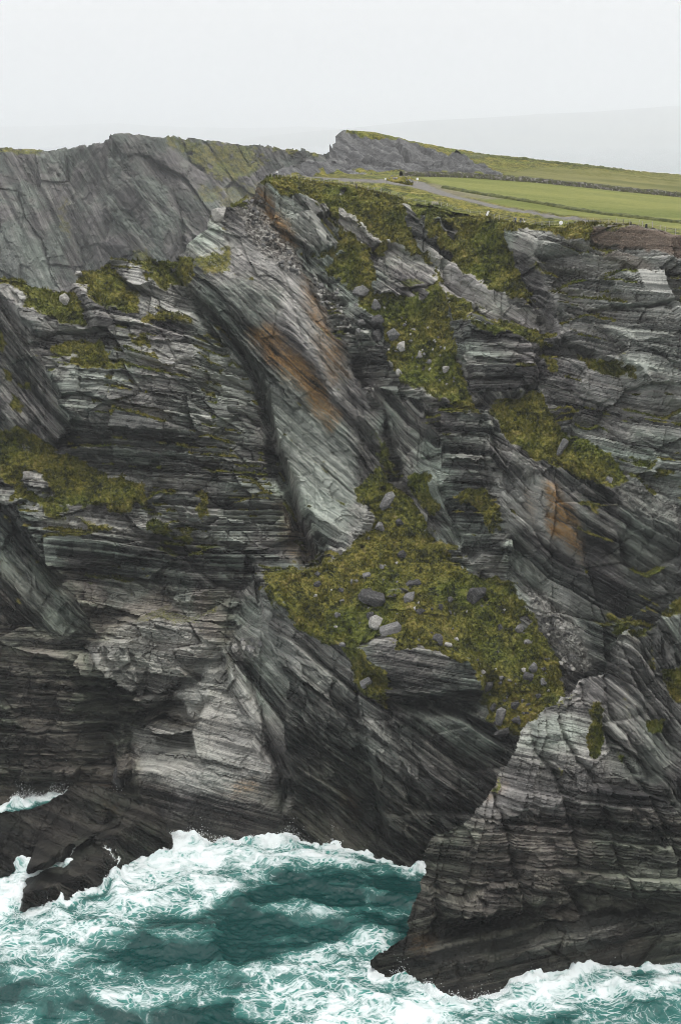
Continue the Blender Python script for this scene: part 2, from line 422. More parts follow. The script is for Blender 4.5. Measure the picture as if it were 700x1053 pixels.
# ------------------------------------------------------------------ materials
class NT:
    def __init__(s, name):
        s.m = bpy.data.materials.new(name); s.m.use_nodes = True; s.t = s.m.node_tree; s.t.nodes.clear()
        s.out = s.t.nodes.new('ShaderNodeOutputMaterial'); s.b = s.t.nodes.new('ShaderNodeBsdfPrincipled')
        s.t.links.new(s.b.outputs[0], s.out.inputs[0])
    def n(s, ty, **kw):
        nd = s.t.nodes.new('ShaderNode' + ty)
        for k, v in kw.items():
            if hasattr(nd, k): setattr(nd, k, v)
            else: s.set(nd.inputs[k.replace('_', ' ')], v)
        return nd
    def set(s, sock, v):
        if isinstance(v, bpy.types.NodeSocket): s.t.links.new(v, sock)
        elif isinstance(v, bpy.types.Node): s.t.links.new(v.outputs[0], sock)
        else:
            if hasattr(sock.default_value, '__len__') and len(sock.default_value) == 4 and len(v) == 3: v = (*v, 1)
            sock.default_value = v
    def math(s, op, a, b=0.0, clamp=False):
        nd = s.t.nodes.new('ShaderNodeMath'); nd.operation = op; nd.use_clamp = clamp; s.set(nd.inputs[0], a); s.set(nd.inputs[1], b); return nd.outputs[0]
    def mix(s, f, a, b):
        nd = s.t.nodes.new('ShaderNodeMix'); nd.data_type = 'RGBA'; s.set(nd.inputs['Factor'], f); s.set(nd.inputs['A'], a); s.set(nd.inputs['B'], b); return nd.outputs['Result']
    def mul(s, a, b, f=1.0):
        nd = s.t.nodes.new('ShaderNodeMix'); nd.data_type = 'RGBA'; nd.blend_type = 'MULTIPLY'; s.set(nd.inputs['Factor'], f); s.set(nd.inputs['A'], a); s.set(nd.inputs['B'], b); return nd.outputs['Result']
    def rng(s, v, a, b, c=0.0, d=1.0, smooth=False):
        nd = s.t.nodes.new('ShaderNodeMapRange'); nd.interpolation_type = 'SMOOTHSTEP' if smooth else 'LINEAR'
        s.set(nd.inputs['Value'], v)
        for k, x in (('From Min', a), ('From Max', b), ('To Min', c), ('To Max', d)): s.set(nd.inputs[k], x)
        return nd.outputs[0]
    def noise(s, vec, scale, detail=4, rough=.55, dist=0.0):
        nd = s.t.nodes.new('ShaderNodeTexNoise'); s.set(nd.inputs['Vector'], vec); nd.inputs['Scale'].default_value = scale
        nd.inputs['Detail'].default_value = detail; nd.inputs['Roughness'].default_value = rough; nd.inputs['Distortion'].default_value = dist; return nd.outputs['Fac']
    def vscale(s, vec, sc):
        nd = s.t.nodes.new('ShaderNodeMapping'); s.set(nd.inputs[0], vec); nd.inputs['Scale'].default_value = sc; return nd.outputs[0]
    def attr(s, name):
        nd = s.t.nodes.new('ShaderNodeAttribute'); nd.attribute_name = name; return nd
    def ramp(s, v, stops):
        nd = s.t.nodes.new('ShaderNodeValToRGB'); s.set(nd.inputs[0], v)
        while len(nd.color_ramp.elements) < len(stops): nd.color_ramp.elements.new(.5)
        for e, (p, c) in zip(nd.color_ramp.elements, stops): e.position = p; e.color = (*c, 1)
        return nd.outputs[0]

GRASS_STOPS = [(.22, (.018, .020, .006)), (.36, (.058, .058, .011)), (.49, (.122, .114, .019)), (.62, (.180, .152, .034)), (.78, (.28, .22, .10))]
def grass_col(N, pos):
    g = N.noise(pos, 1.0, 4, .75); g2 = N.noise(pos, .24, 3, .6)
    v = N.math('ADD', N.math('MULTIPLY', g, 1.25), N.math('MULTIPLY', N.math('SUBTRACT', g2, .72), .85))
    c = N.ramp(v, GRASS_STOPS)
    green = N.rng(N.noise(pos, .07, 2, .5), .45, .68)
    return N.mix(N.math('MULTIPLY', green, .5), c, N.mul(c, (.55, .95, .75)))
def rock_material(name, sub=1.0, con=1.0):
    N = NT(name)
    geo = N.n('NewGeometry'); pos = geo.outputs['Position']
    st = N.attr('strata').outputs['Vector']
    ma, mb, mc = N.attr('mask_a'), N.attr('mask_b'), N.attr('mask_c')
    sa = N.n('SeparateColor', Color=ma.outputs['Color']); sb = N.n('SeparateColor', Color=mb.outputs['Color']); scn = N.n('SeparateColor', Color=mc.outputs['Color'])
    grass, pale, orange, soil = sa.outputs[0], sa.outputs[1], sa.outputs[2], ma.outputs['Alpha']
    green, scree, dark, wet = sb.outputs[0], sb.outputs[1], sb.outputs[2], mb.outputs['Alpha']
    brown, foam, tone = scn.outputs[0], scn.outputs[1], scn.outputs[2]
    # thin beds of different slate and sandstone
    wide = N.noise(N.vscale(st, (.30, .022, .02)), 1, 3, .6)
    fine = N.noise(N.vscale(st, (1.7, .055, .03)), 1, 4, .65)
    hair = N.noise(N.vscale(st, (5.0, .15, .08)), 1, 3, .6)
    blot = N.noise(pos, .11, 3, .6)
    grit = N.noise(pos, 2.6, 3, .7)
    v = N.math('ADD', N.math('ADD', N.math('MULTIPLY', wide, .28), N.math('MULTIPLY', fine, .26)),
               N.math('ADD', N.math('MULTIPLY', hair, .24), N.math('ADD', N.math('MULTIPLY', blot, .28), N.math('MULTIPLY', grit, .20))))
    v = N.math('ADD', v, N.math('MULTIPLY', N.math('SUBTRACT', tone, .5), .25))
    v = N.math('ADD', N.math('MULTIPLY', v, con), .595 * (1 - con))
    col = N.ramp(v, [(.46, (.014, .014, .014)), (.54, (.038, .037, .037)), (.60, (.086, .083, .081)), (.67, (.165, .160, .153)), (.74, (.275, .268, .253)), (.85, (.45, .44, .415))])
    # colour of the stone drifts between violet grey, brown and green
    hue = N.noise(pos, .05, 3, .5)
    col = N.mix(N.math('MULTIPLY', N.rng(fine, .43, .40), .55), col, N.mul(col, (.30, .30, .30)))
    col = N.mix(N.math('MULTIPLY', N.rng(hair, .42, .39), .5), col, N.mul(col, (.35, .35, .35)))
    col = N.mul(col, N.ramp(hue, [(.35, (1.0, .965, .985)), (.48, (.985, .99, .95)), (.6, (.87, 1.0, .91))]))
    col = N.mix(N.math('MULTIPLY', brown, .85), col, N.mul(col, (.98, .92, .80)))
    col = N.mix(N.math('MULTIPLY', green, .9), col, N.mix(N.rng(v, .52, .80), (.055, .068, .058), (.34, .385, .335)))
    pn = N.math('MULTIPLY', pale, N.rng(N.math('ADD', v, N.math('MULTIPLY', grit, .35)), .66, .94, .3, 1.0), True)
    col = N.mix(pn, col, N.mix(N.rng(fine, .3, .7), (.20, .205, .19), (.52, .51, .47)))
    on = N.math('MULTIPLY', orange, N.rng(N.math('ADD', N.math('MULTIPLY', fine, .6), N.math('ADD', N.math('MULTIPLY', hair, .6), N.math('MULTIPLY', grit, .4))), .70, .90), True)
    col = N.mix(on, col, N.mix(N.rng(grit, .35, .65), (.17, .085, .026), (.38, .225, .085)))
    # white quartz threads
    q = N.math('MULTIPLY', N.rng(hair, .64, .70), N.rng(wide, .50, .60))
    col = N.mix(N.math('MULTIPLY', q, .55), col, (.42, .42, .40))
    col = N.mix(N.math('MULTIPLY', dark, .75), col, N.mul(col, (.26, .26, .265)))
    # broken stones
    vo = N.n('TexVoronoi', Vector=pos, Scale=1.6, feature='F1')
    sc1 = N.ramp(N.n('SeparateColor', Color=vo.outputs['Color']).outputs[0], [(0, (.03, .028, .024)), (.5, (.11, .10, .09)), (1, (.36, .35, .32))])
    col = N.mix(N.math('MULTIPLY', scree, .85), col, sc1)
    so = N.mix(N.rng(grit, .3, .7), (.045, .034, .027), (.16, .118, .088))
    col = N.mix(soil, col, so)
    # wave-washed zone: dark weed and wet stone
    wc = N.mix(.9, col, N.mul(col, (.135, .128, .115)))
    wetf = N.math('MULTIPLY', wet, N.math('SUBTRACT', 1, N.math('MULTIPLY', foam, 1)), True)
    col = N.mix(wetf, col, wc)
    gc = grass_col(N, pos)
    ge = N.rng(N.math('ADD', grass, N.math('MULTIPLY', N.math('SUBTRACT', grit, .5), 1.1)), .32, .55, smooth=True)
    col = N.mix(ge, col, gc)
    fo = N.rng(N.math('ADD', foam, N.math('MULTIPLY', N.math('SUBTRACT', grit, .5), 1.5)), .42, .62)
    col = N.mix(fo, col, (.80, .84, .84))
    N.set(N.b.inputs['Base Color'], col)
    N.set(N.b.inputs['Roughness'], N.rng(wetf, 0, 1, .85, .5))
    N.set(N.b.inputs['Specular IOR Level'], N.rng(wetf, 0, 1, .2, .16))
    # small-scale relief: partings between beds, cracks, grit
    hgt = N.math('ADD', N.math('MULTIPLY', hair, .8), N.math('MULTIPLY', grit, .6))
    hg = N.mix(ge, hgt, N.math('MULTIPLY', grit, 1.1))
    bp = N.n('Bump', Strength=.75, Distance=.55 * sub); N.set(bp.inputs['Height'], hg); N.set(N.b.inputs['Normal'], bp)
    return N.m
ROCK = rock_material('layered_slate', 1.0, 1.0); ROCK_FAR = rock_material('haze_toned_slate', .5, .42)  # headland copy: haze put into the colour by flattening its contrast

def simple(name, c0, c1, scale=3.0, rough=.8, bump=.3):
    N = NT(name); tc = N.n('TexCoord'); p = N.n('NewGeometry').outputs['Position']
    f = N.noise(p, scale, 4, .65)
    N.set(N.b.inputs['Base Color'], N.mix(N.rng(f, .35, .65), c0, c1)); N.b.inputs['Roughness'].default_value = rough
    bp = N.n('Bump', Strength=bump, Distance=.1, Height=f); N.set(N.b.inputs['Normal'], bp)
    return N.m

# ================================================================== SEA CLIFF
EDGE = [(275, 183, 412), (300, 184, 410), (340, 190, 407), (385, 199, 402), (430, 210, 395), (470, 217, 387), (510, 225, 378), (550, 232, 370), (580, 234, 364), (606, 230, 362), (654, 231, 352), (700, 241, 342), (780, 262, 325)]
E = [P(x, y, Y + 4) for x, y, Y in EDGE]
EB = [p + np.array((0, 9, .25)) for p in E]; EB2 = [p + np.array((0, 26, .7)) for p in E]
SIL = [P(*p) for p in [(-60, 289, 372), (0, 288, 373), (21, 287, 374), (48, 296, 376), (72, 300, 378), (77, 286, 377), (81, 277, 378), (108, 274, 384), (119, 266, 388), (132, 264, 389), (152, 268, 389), (174, 269, 390), (180, 261, 392), (194, 249, 395), (214, 233, 399), (217, 216, 402), (234, 211, 405), (249, 203, 408), (262, 197, 410), (264, 187, 411), (275, 183, 412)]]
def A_(*t): return [P(*p) for p in t]
def Z_(*t): return [PZ(*p) for p in t]
foot = [(-60, 842, 0), (0, 829, 0), (60, 817, 0), (110, 822, 0), (140, 842, 0), (180, 858, 0), (215, 862, 0), (250, 864, 0), (285, 866, 0), (310, 855, 0), (335, 861, 0), (375, 871, 0), (400, 882, 0), (440, 888, 0), (500, 905, 0), (600, 925, 0), (700, 945, 0), (780, 955, 0)]
FOOT = [PZ(*p) for p in foot]
FOOTB = [p + np.array((0, -5, -8.0)) for p in FOOT]
cliff_lines = [
 E, EB, EB2, SIL, FOOT, FOOTB,
 # left buttress: turf caps, lips and ledges
 A_((-60, 300, 366), (0, 298, 366), (28, 317, 366), (42, 330, 366), (62, 336, 368), (94, 338, 371)),
 A_((77, 286, 376), (88, 303, 373), (102, 318, 370), (103, 345, 367), (118, 366, 365)),
 A_((102, 316, 370), (128, 323, 372), (150, 324, 374), (198, 330, 380)),
 A_((119, 266, 388), (124, 288, 381), (142, 304, 377), (145, 322, 374)),
 A_((103, 346, 367), (150, 352, 370), (198, 350, 376), (225, 352, 384)),
 A_((30, 345, 364), (60, 352, 366), (100, 349, 368)),
 A_((52, 366, 362), (74, 375, 361), (110, 381, 362), (136, 381, 365), (175, 385, 368)),
 A_((12, 305, 367), (28, 345, 364), (48, 385, 361), (67, 425, 358)),
 A_((-60, 350, 371), (3, 348, 371), (15, 390, 370), (45, 425, 367), (62, 452, 364)),
 A_((-60, 380, 367), (2, 385, 367), (8, 420, 366), (20, 438, 366)),
 A_((68, 410, 360), (110, 404, 360), (160, 402, 364), (205, 392, 371), (245, 388, 383)),
 A_((88, 418, 358), (120, 411, 359), (150, 430, 360), (200, 437, 363), (240, 440, 370)),
 A_((65, 452, 364), (95, 452, 362), (110, 456, 360), (160, 455, 360), (220, 452, 365), (262, 448, 376)),
 A_((110, 470, 364), (140, 480, 362), (200, 478, 361), (250, 480, 366), (275, 478, 376)),
 A_((-60, 445, 371), (0, 446, 371), (30, 450, 370), (60, 462, 369), (95, 482, 367), (145, 499, 362), (152, 514, 361)),
 A_((-60, 490, 363), (0, 489, 363), (30, 505, 361), (55, 518, 359), (100, 530, 357), (150, 529, 358), (200, 515, 359), (250, 515, 362), (285, 520, 371)),
 A_((6, 522, 357), (22, 545, 355), (45, 578, 353), (62, 600, 352)),
 A_((6, 522, 357), (60, 546, 355), (100, 556, 354), (150, 545, 356), (200, 548, 357), (250, 556, 358), (290, 562, 366)),
 A_((-60, 545, 368), (0, 548, 367), (20, 575, 364), (45, 618, 361), (52, 650, 357)),
 A_((62, 600, 356), (100, 592, 362), (150, 588, 363), (168, 572, 362), (185, 594, 361), (235, 608, 358), (262, 598, 357)),
 A_((52, 650, 357), (90, 655, 357), (120, 632, 358), (170, 625, 358), (215, 635, 355), (238, 622, 355), (262, 602, 356)),
 A_((95, 666, 347), (130, 646, 347), (165, 636, 347), (200, 646, 346), (222, 660, 346)),
 A_((95, 666, 347), (108, 694, 344), (140, 715, 342), (152, 722, 342), (186, 698, 343), (222, 660, 346)),
 A_((-60, 655, 352), (0, 650, 352), (45, 668, 351), (92, 690, 350), (108, 715, 350)),
 A_((112, 716, 357), (150, 738, 357), (182, 724, 357)),
 A_((182, 722, 345), (192, 742, 344), (205, 736, 344), (232, 690, 345), (236, 664, 348), (215, 680, 345), (182, 722, 345)),
 A_((112, 745, 354), (150, 746, 355), (190, 749, 354)),
 A_((-60, 760, 344), (0, 755, 344), (60, 748, 344), (105, 745, 347), (128, 752, 349)),
 A_((-60, 800, 342), (0, 792, 341), (60, 785, 341), (72, 800, 340), (110, 795, 342), (127, 802, 343)),
 # bulging block by the water
 A_((136, 756, 331), (146, 749, 332), (170, 755, 331), (196, 753, 333), (212, 722, 337), (232, 692, 341), (247, 672, 344)),
 A_((136, 796, 328), (160, 790, 325), (210, 790, 324), (250, 800, 324), (276, 800, 327)),
 A_((247, 672, 345), (260, 720, 336), (275, 770, 330), (281, 808, 326)),
 A_((146, 826, 328), (200, 832, 323), (250, 838, 322)),
 # shelf
 A_((265, 598, 340), (276, 600, 336), (300, 590, 341), (330, 582, 346), (347, 573, 351), (370, 553, 354), (384, 543, 356)),
 A_((276, 600, 336), (286, 622, 332), (302, 640, 330), (330, 653, 328), (357, 665, 326), (370, 700, 322), (385, 724, 318), (420, 738, 315), (470, 745, 313), (512, 750, 311), (535, 763, 309)),
 A_((262, 602, 341), (266, 640, 340), (288, 672, 336), (294, 720, 332), (298, 765, 329), (290, 815, 328)),
 A_((240, 648, 354), (260, 622, 354), (262, 606, 355)),
 A_((302, 655, 329), (310, 720, 327), (330, 790, 324), (350, 845, 322)),
 A_((368, 720, 325), (371, 742, 326), (378, 780, 325), (387, 825, 322), (391, 856, 316)),
 A_((373, 722, 319), (376, 742, 317), (384, 780, 315), (393, 825, 313), (398, 862, 311)),
 A_((366, 664, 324), (383, 657, 321), (408, 662, 318.5), (452, 669, 317.5), (482, 682, 316), (497, 710, 314.5)),
 A_((381, 681, 318), (400, 699, 315.5), (397, 713, 314.5), (422, 716, 314), (449, 717, 313.5), (489, 718, 313.5), (497, 710, 314.5)),
 A_((380, 684, 323), (397, 703, 324), (394, 718, 325), (422, 722, 326), (450, 723, 326), (488, 724, 324), (500, 718, 320)),
 A_((372, 650, 327), (395, 650, 323), (440, 652, 322), (480, 672, 319)),
 A_((420, 745, 315), (440, 790, 312), (460, 830, 309), (470, 860, 307)),
 A_((535, 765, 308), (540, 800, 304), (545, 850, 300)),
 A_((388, 476, 368), (380, 500, 363), (366, 508, 361), (372, 522, 358), (388, 532, 357)),
 A_((388, 476, 368), (412, 505, 362), (432, 532, 357), (448, 553, 353), (462, 573, 349), (500, 598, 343), (528, 603, 341), (550, 630, 335), (572, 668, 327), (584, 705, 319), (585, 740, 312)),
 A_((420, 560, 352), (430, 605, 340), (445, 636, 328), (500, 690, 320), (540, 720, 315)),
 # gully between buttress and slab
 A_((186, 282, 394), (201, 303, 394), (225, 334, 393.5), (247, 364, 392.5), (266, 401, 391), (278, 441, 389), (288, 481, 386), (296, 520, 382), (307, 553, 380), (323, 577, 380)),
 A_((194, 287, 388), (214, 310, 385), (235, 336, 383), (252, 355, 383), (267, 385, 382), (280, 415, 379), (291, 450, 375), (303, 490, 370), (316, 530, 364), (336, 562, 358), (347, 569, 355)),
 # great slab
 A_((234, 213, 404), (255, 243, 396), (274, 262, 391), (290, 276, 387), (296, 310, 381), (305, 340, 377), (335, 400, 371), (370, 470, 365)),
 A_((266, 198, 409), (277, 223, 402), (290, 241, 397), (303, 258, 393), (316, 290, 388), (335, 330, 382), (352, 380, 375), (380, 430, 369), (388, 470, 367)),
 A_((252, 222, 404), (268, 246, 399), (290, 262, 394)),
 A_((262, 300, 385), (290, 350, 380), (320, 400, 375), (340, 450, 370), (355, 500, 363), (350, 545, 357)),
 A_((365, 510, 361), (355, 540, 357), (349, 570, 352)),
 # top outcrops and the turf gully
 A_((285, 196, 408), (300, 225, 399), (318, 252, 394)),
 A_((340, 200, 405), (352, 225, 400), (348, 250, 396), (330, 258, 394)),
 A_((360, 212, 404), (394, 252, 394)),
 A_((330, 270, 394), (380, 305, 386), (420, 340, 377), (450, 380, 367), (480, 416, 357)),
 A_((360, 310, 387), (385, 350, 376), (400, 380, 369), (430, 405, 362), (465, 418, 357)),
 A_((382, 290, 388), (404, 308, 382), (436, 302, 381), (446, 272, 386), (404, 264, 391), (381, 256, 394), (382, 290, 388)),
 # upper rib
 A_((411, 211, 398), (429, 237, 391), (446, 257, 386), (474, 283, 377), (494, 296, 372), (537, 308, 365), (546, 331, 361)),
 A_((418, 232, 396), (437, 262, 389), (455, 292, 381), (497, 321, 370), (545, 342, 360)),
 A_((500, 240, 382), (520, 275, 375), (544, 304, 368)),
 # block under the rib
 A_((452, 292, 381), (461, 332, 372), (470, 370, 364), (478, 400, 358)),
 A_((465, 318, 372), (480, 326, 367), (510, 336, 361), (548, 346, 356), (570, 356, 354)),
 A_((480, 328, 366), (483, 360, 360), (488, 402, 354), (512, 407, 352), (545, 396, 350), (549, 348, 356)),
 A_((549, 348, 356), (556, 380, 354), (548, 404, 354)),
 # right turf patch
 A_((505, 418, 358), (530, 413, 356), (547, 403, 355), (556, 406, 354), (575, 441, 348), (612, 456, 341), (642, 495, 333)),
 A_((510, 432, 353), (545, 470, 343), (575, 482, 339), (600, 492, 336), (635, 502, 331)),
 # column under the turf gully
 A_((392, 398, 370), (420, 440, 365), (440, 490, 359), (468, 562, 349)),
 A_((430, 410, 362), (440, 430, 360), (456, 440, 355), (458, 500, 350), (470, 525, 348)),
 A_((456, 418, 356), (490, 418, 355), (505, 425, 352), (500, 470, 348), (498, 505, 346), (515, 545, 343)),
 A_((470, 525, 348), (500, 520, 346), (512, 560, 342), (500, 598, 342)),
 A_((510, 435, 352), (540, 480, 344), (566, 483, 340), (592, 520, 334), (612, 590, 325), (632, 645, 318)),
 A_((520, 480, 349), (545, 500, 347), (550, 540, 343), (575, 575, 337), (600, 584, 329)),
 A_((530, 560, 343), (560, 612, 336), (590, 645, 327), (612, 690, 317)),
 # right wall
 A_((515, 232, 378), (528, 262, 374), (545, 305, 366), (560, 335, 360), (574, 352, 356)),
 A_((548, 242, 369), (566, 300, 360), (578, 334, 353), (574, 346, 352)),
 A_((574, 346, 351), (600, 356, 346), (635, 373, 340), (652, 377, 338), (668, 396, 334), (700, 405, 329), (780, 425, 312)),
 A_((574, 352, 355), (600, 364, 350), (635, 382, 344), (650, 390, 341), (664, 404, 337), (700, 414, 331), (780, 432, 314)),
 A_((600, 246, 363), (620, 262, 359), (660, 272, 350), (700, 266, 343), (780, 290, 324)),
 A_((590, 300, 357), (640, 320, 346), (700, 330, 335), (780, 345, 318)),
 A_((556, 380, 354), (600, 420, 346), (650, 450, 337), (700, 470, 326), (780, 500, 307)),
 A_((642, 500, 332), (680, 530, 323), (700, 545, 318), (780, 580, 301)),
 A_((620, 560, 326), (650, 600, 319), (690, 640, 310), (780, 680, 294)),
 A_((585, 740, 312), (612, 700, 316), (640, 660, 315), (700, 700, 303), (780, 740, 289)),
 A_((545, 850, 299), (600, 830, 297), (700, 810, 290), (780, 820, 280)),
]
K_BIG = (1.15, .62, .26, .55)
cliff_regions = [
 dict(poly=None, th=4, k=(1.7, 1.1, .45, .45), tilt=.12),
 dict(poly=[(-80, 280), (320, 270), (320, 640), (240, 760), (-80, 820)], th=4, k=(1.9, 1.35, .55, .5), tilt=.10),
 dict(poly=[(-80, 310), (12, 300), (70, 430), (62, 460), (-80, 440)], th=48, k=(.6, .5, .28, .4), tilt=.2),
 dict(poly=[(-80, 530), (10, 520), (60, 600), (95, 650), (40, 660), (-80, 640)], th=48, k=(.7, .6, .3, .5), tilt=.2),
 dict(poly=[(-80, 640), (95, 650), (115, 700), (130, 830), (-80, 840)], th=2, k=(1.5, 1.1, .5, .5), tilt=.1),
 dict(poly=[(186, 280), (180, 255), (260, 180), (300, 180), (330, 300), (390, 440), (392, 500), (345, 580), (300, 540), (270, 420)], th=47, k=(.34, .36, .24, .32), tilt=.3),
 dict(poly=[(240, 180), (420, 200), (560, 340), (560, 420), (480, 430), (380, 340), (300, 260)], th=46, k=(1.3, .85, .4, .7), tilt=.25),
 dict(poly=[(478, 322), (552, 342), (556, 402), (480, 408)], th=8, k=(.8, .6, .32, .3), tilt=.1),
 dict(poly=[(380, 390), (440, 420), (470, 560), (440, 560)], th=56, k=(.8, .55, .28, .5), tilt=.3),
 dict(poly=[(450, 412), (508, 420), (520, 560), (480, 580), (455, 500)], th=4, k=(.8, .7, .32, .35), tilt=.1),
 dict(poly=[(508, 225), (800, 225), (800, 520), (640, 500), (560, 400), (545, 300)], th=27, k=(1.4, .95, .42, .42), tilt=.18),
 dict(poly=[(510, 228), (552, 236), (580, 340), (570, 352), (545, 310)], th=54, k=(.6, .5, .3, .4), tilt=.2),
 dict(poly=[(505, 420), (640, 500), (800, 520), (800, 960), (560, 960), (520, 560)], th=47, k=(1.3, .9, .4, .7), tilt=.25),
 dict(poly=[(258, 595), (300, 640), (300, 820), (240, 830), (200, 740), (240, 660)], th=56, k=(.7, .5, .28, .6), tilt=.3),
 dict(poly=[(284, 620), (360, 660), (600, 740), (600, 960), (300, 900), (296, 780)], th=36, k=(1.1, 1.25, .55, .5), tilt=.12),
 dict(poly=[(364, 660), (400, 654), (455, 664), (486, 680), (502, 712), (490, 720), (396, 716), (378, 682)], th=7, k=(.3, .35, .30, .2), tilt=.1),
 dict(poly=[(128, 740), (230, 690), (282, 800), (290, 880), (100, 880)], th=14, k=(.3, .28, .18, .3), tilt=.2),
]
cliff_grooves = [  # (traced line, half width px, depth m)
 ([(67, 437), (95, 460), (120, 478), (150, 500)], 2.2, 1.3), ([(105, 345), (118, 372), (140, 385), (150, 400)], 2, 1.0),
 ([(67, 398), (110, 397), (150, 402)], 1.8, .9), ([(105, 410), (120, 420), (160, 422), (205, 425)], 1.6, .9),
 ([(90, 425), (108, 446), (160, 444), (230, 447)], 2.0, 1.2), ([(130, 468), (180, 466), (230, 470), (280, 476)], 2, 1.1),
 ([(60, 640), (92, 650), (108, 690), (118, 712)], 3.0, 2.2), ([(120, 676), (138, 702), (152, 720)], 2.0, 1.6),
 ([(100, 720), (130, 735), (165, 742), (190, 748)], 7, 4.0), ([(165, 566), (180, 590), (200, 615), (235, 618)], 2.5, 1.6),
 ([(100, 575), (88, 600), (92, 632)], 2.2, 1.3), ([(60, 690), (60, 740), (66, 800)], 1.5, 1.0), ([(0, 735), (60, 728), (110, 735)], 2, 1.0),
 ([(0, 800), (40, 797), (62, 790), (70, 808)], 4, 2.2), ([(131, 756), (132, 800)], 4.5, 5.0), ([(112, 770), (114, 800)], 3, 2.5), ([(185, 772), (205, 790), (235, 800)], 1.6, 1.0),
 ([(256, 690), (262, 720), (272, 752), (284, 800), (288, 830)], 4.0, 4.0), ([(232, 715), (258, 722), (262, 700)], 2, 1.4), ([(240, 735), (268, 765), (280, 785)], 2, 1.0),
 ([(372, 732), (380, 785), (390, 835), (388, 870)], 3.0, 2.2), ([(300, 690), (330, 745), (372, 790)], 2.0, 1.1), ([(302, 730), (335, 790), (370, 830)], 2.0, 1.1),
 ([(306, 770), (330, 830), (350, 860)], 2.2, 1.4), ([(376, 760), (420, 800), (455, 850)], 1.8, 1.2), ([(380, 735), (420, 760), (470, 815)], 1.6, .9), ([(400, 740), (450, 765), (520, 780)], 1.6, .8),
 ([(270, 400), (282, 445), (292, 490), (304, 535), (325, 574)], 2.6, 2.2), ([(196, 295), (220, 325), (243, 352)], 2.2, 1.6),
 ([(310, 345), (300, 310), (290, 278)], 1.6, .8), ([(236, 338), (262, 365), (285, 385), (318, 425), (345, 470)], 1.6, .9),
 ([(283, 440), (320, 480), (335, 520)], 1.4, .7), ([(300, 395), (340, 445), (365, 490)], 1.4, .7), ([(232, 232), (235, 260), (245, 290)], 2, 1.0),
 ([(385, 400), (400, 430), (420, 470), (425, 490)], 2.2, 1.6), ([(430, 430), (440, 470), (462, 530)], 2.0, 1.4), ([(462, 525), (475, 560), (500, 595)], 2.5, 2.0),
 ([(505, 425), (540, 470), (560, 480)], 2.2, 1.6), ([(500, 440), (530, 470), (552, 482)], 1.6, 1.0), ([(498, 425), (500, 480), (505, 510)], 2.2, 1.5),
 ([(549, 350), (556, 385), (550, 402)], 2.6, 1.8), ([(545, 308), (560, 335), (572, 350)], 2.8, 2.0), ([(580, 350), (605, 360), (640, 378), (655, 382)], 2.2, 1.8),
 ([(580, 300), (640, 330), (700, 350)], 1.4, .7), ([(585, 320), (640, 348), (700, 375)], 1.4, .7), ([(560, 390), (620, 415), (700, 450)], 1.6, .9), ([(570, 415), (640, 440), (700, 478)], 1.6, .9),
 ([(566, 485), (575, 510), (600, 560), (615, 600)], 2.4, 1.6), ([(610, 500), (640, 560), (660, 610)], 2, 1.0), ([(640, 500), (670, 560), (690, 610)], 2, 1.0),
 ([(520, 550), (545, 600), (580, 640)], 2.0, 1.4), ([(380, 255), (395, 272), (403, 292)], 1.6, .9), ([(345, 205), (362, 228), (390, 258)], 2, 1.0), ([(303, 258), (320, 300), (338, 335)], 2.0, 1.2),
]
cliff_steps = [   # (traced line, height m, reach px) the side to the right of travel (above, when drawn left to right) stands proud
 ([(88, 420), (120, 413), (160, 420), (205, 432)], .9, 12), ([(110, 382), (140, 385), (175, 390), (215, 392)], .9, 10), ([(70, 385), (100, 390), (150, 402), (190, 412)], .7, 8),
 ([(90, 447), (150, 448), (230, 452)], 1.0, 12), ([(110, 468), (180, 468), (240, 474), (285, 480)], 1.0, 12), ([(150, 545), (200, 552), (262, 560)], .8, 10),
 ([(20, 552), (62, 590), (100, 580), (165, 566)], 1.6, 14), ([(90, 668), (110, 697), (150, 722), (190, 700)], 1.6, 16), ([(0, 690), (50, 700), (100, 692)], .8, 9), ([(0, 730), (60, 728), (115, 738)], .8, 9), ([(0, 770), (60, 772), (125, 778)], .7, 9),
 ([(103, 344), (150, 350), (198, 350)], 1.0, 8), ([(300, 690), (340, 720), (372, 742)], .7, 9), ([(300, 650), (340, 690), (370, 715)], .7, 9), ([(305, 735), (340, 772), (378, 800)], .8, 10), ([(376, 745), (420, 790), (452, 840)], .8, 10),
 ([(574, 347), (600, 357), (635, 374), (655, 380), (670, 398)], 1.6, 9), ([(560, 392), (620, 418), (700, 452)], .7, 9), ([(586, 322), (640, 350), (700, 376)], .6, 8), ([(480, 335), (515, 345), (548, 352)], .6, 6), ([(484, 365), (520, 372), (552, 376)], .6, 6),
 ([(456, 448), (480, 446), (502, 450)], .7, 7), ([(456, 470), (480, 472), (500, 474)], .8, 7), ([(458, 495), (480, 496), (500, 500)], .8, 7), ([(150, 775), (200, 778), (255, 790)], .6, 10), ([(232, 338), (262, 368), (300, 410)], .8, 10),
]
SHELF = [(388, 475), (395, 490), (410, 500), (425, 518), (434, 536), (447, 553), (460, 572), (480, 590), (510, 600), (530, 606), (545, 628), (560, 655), (573, 682), (580, 705), (575, 730), (556, 752), (530, 757), (512, 748), (497, 722), (488, 735), (470, 730), (420, 735), (385, 728), (368, 705), (357, 668), (330, 655), (300, 642), (285, 624), (274, 604), (278, 597), (300, 588), (330, 579), (348, 570), (370, 552), (384, 543), (386, 532), (372, 522), (365, 508), (378, 492)]
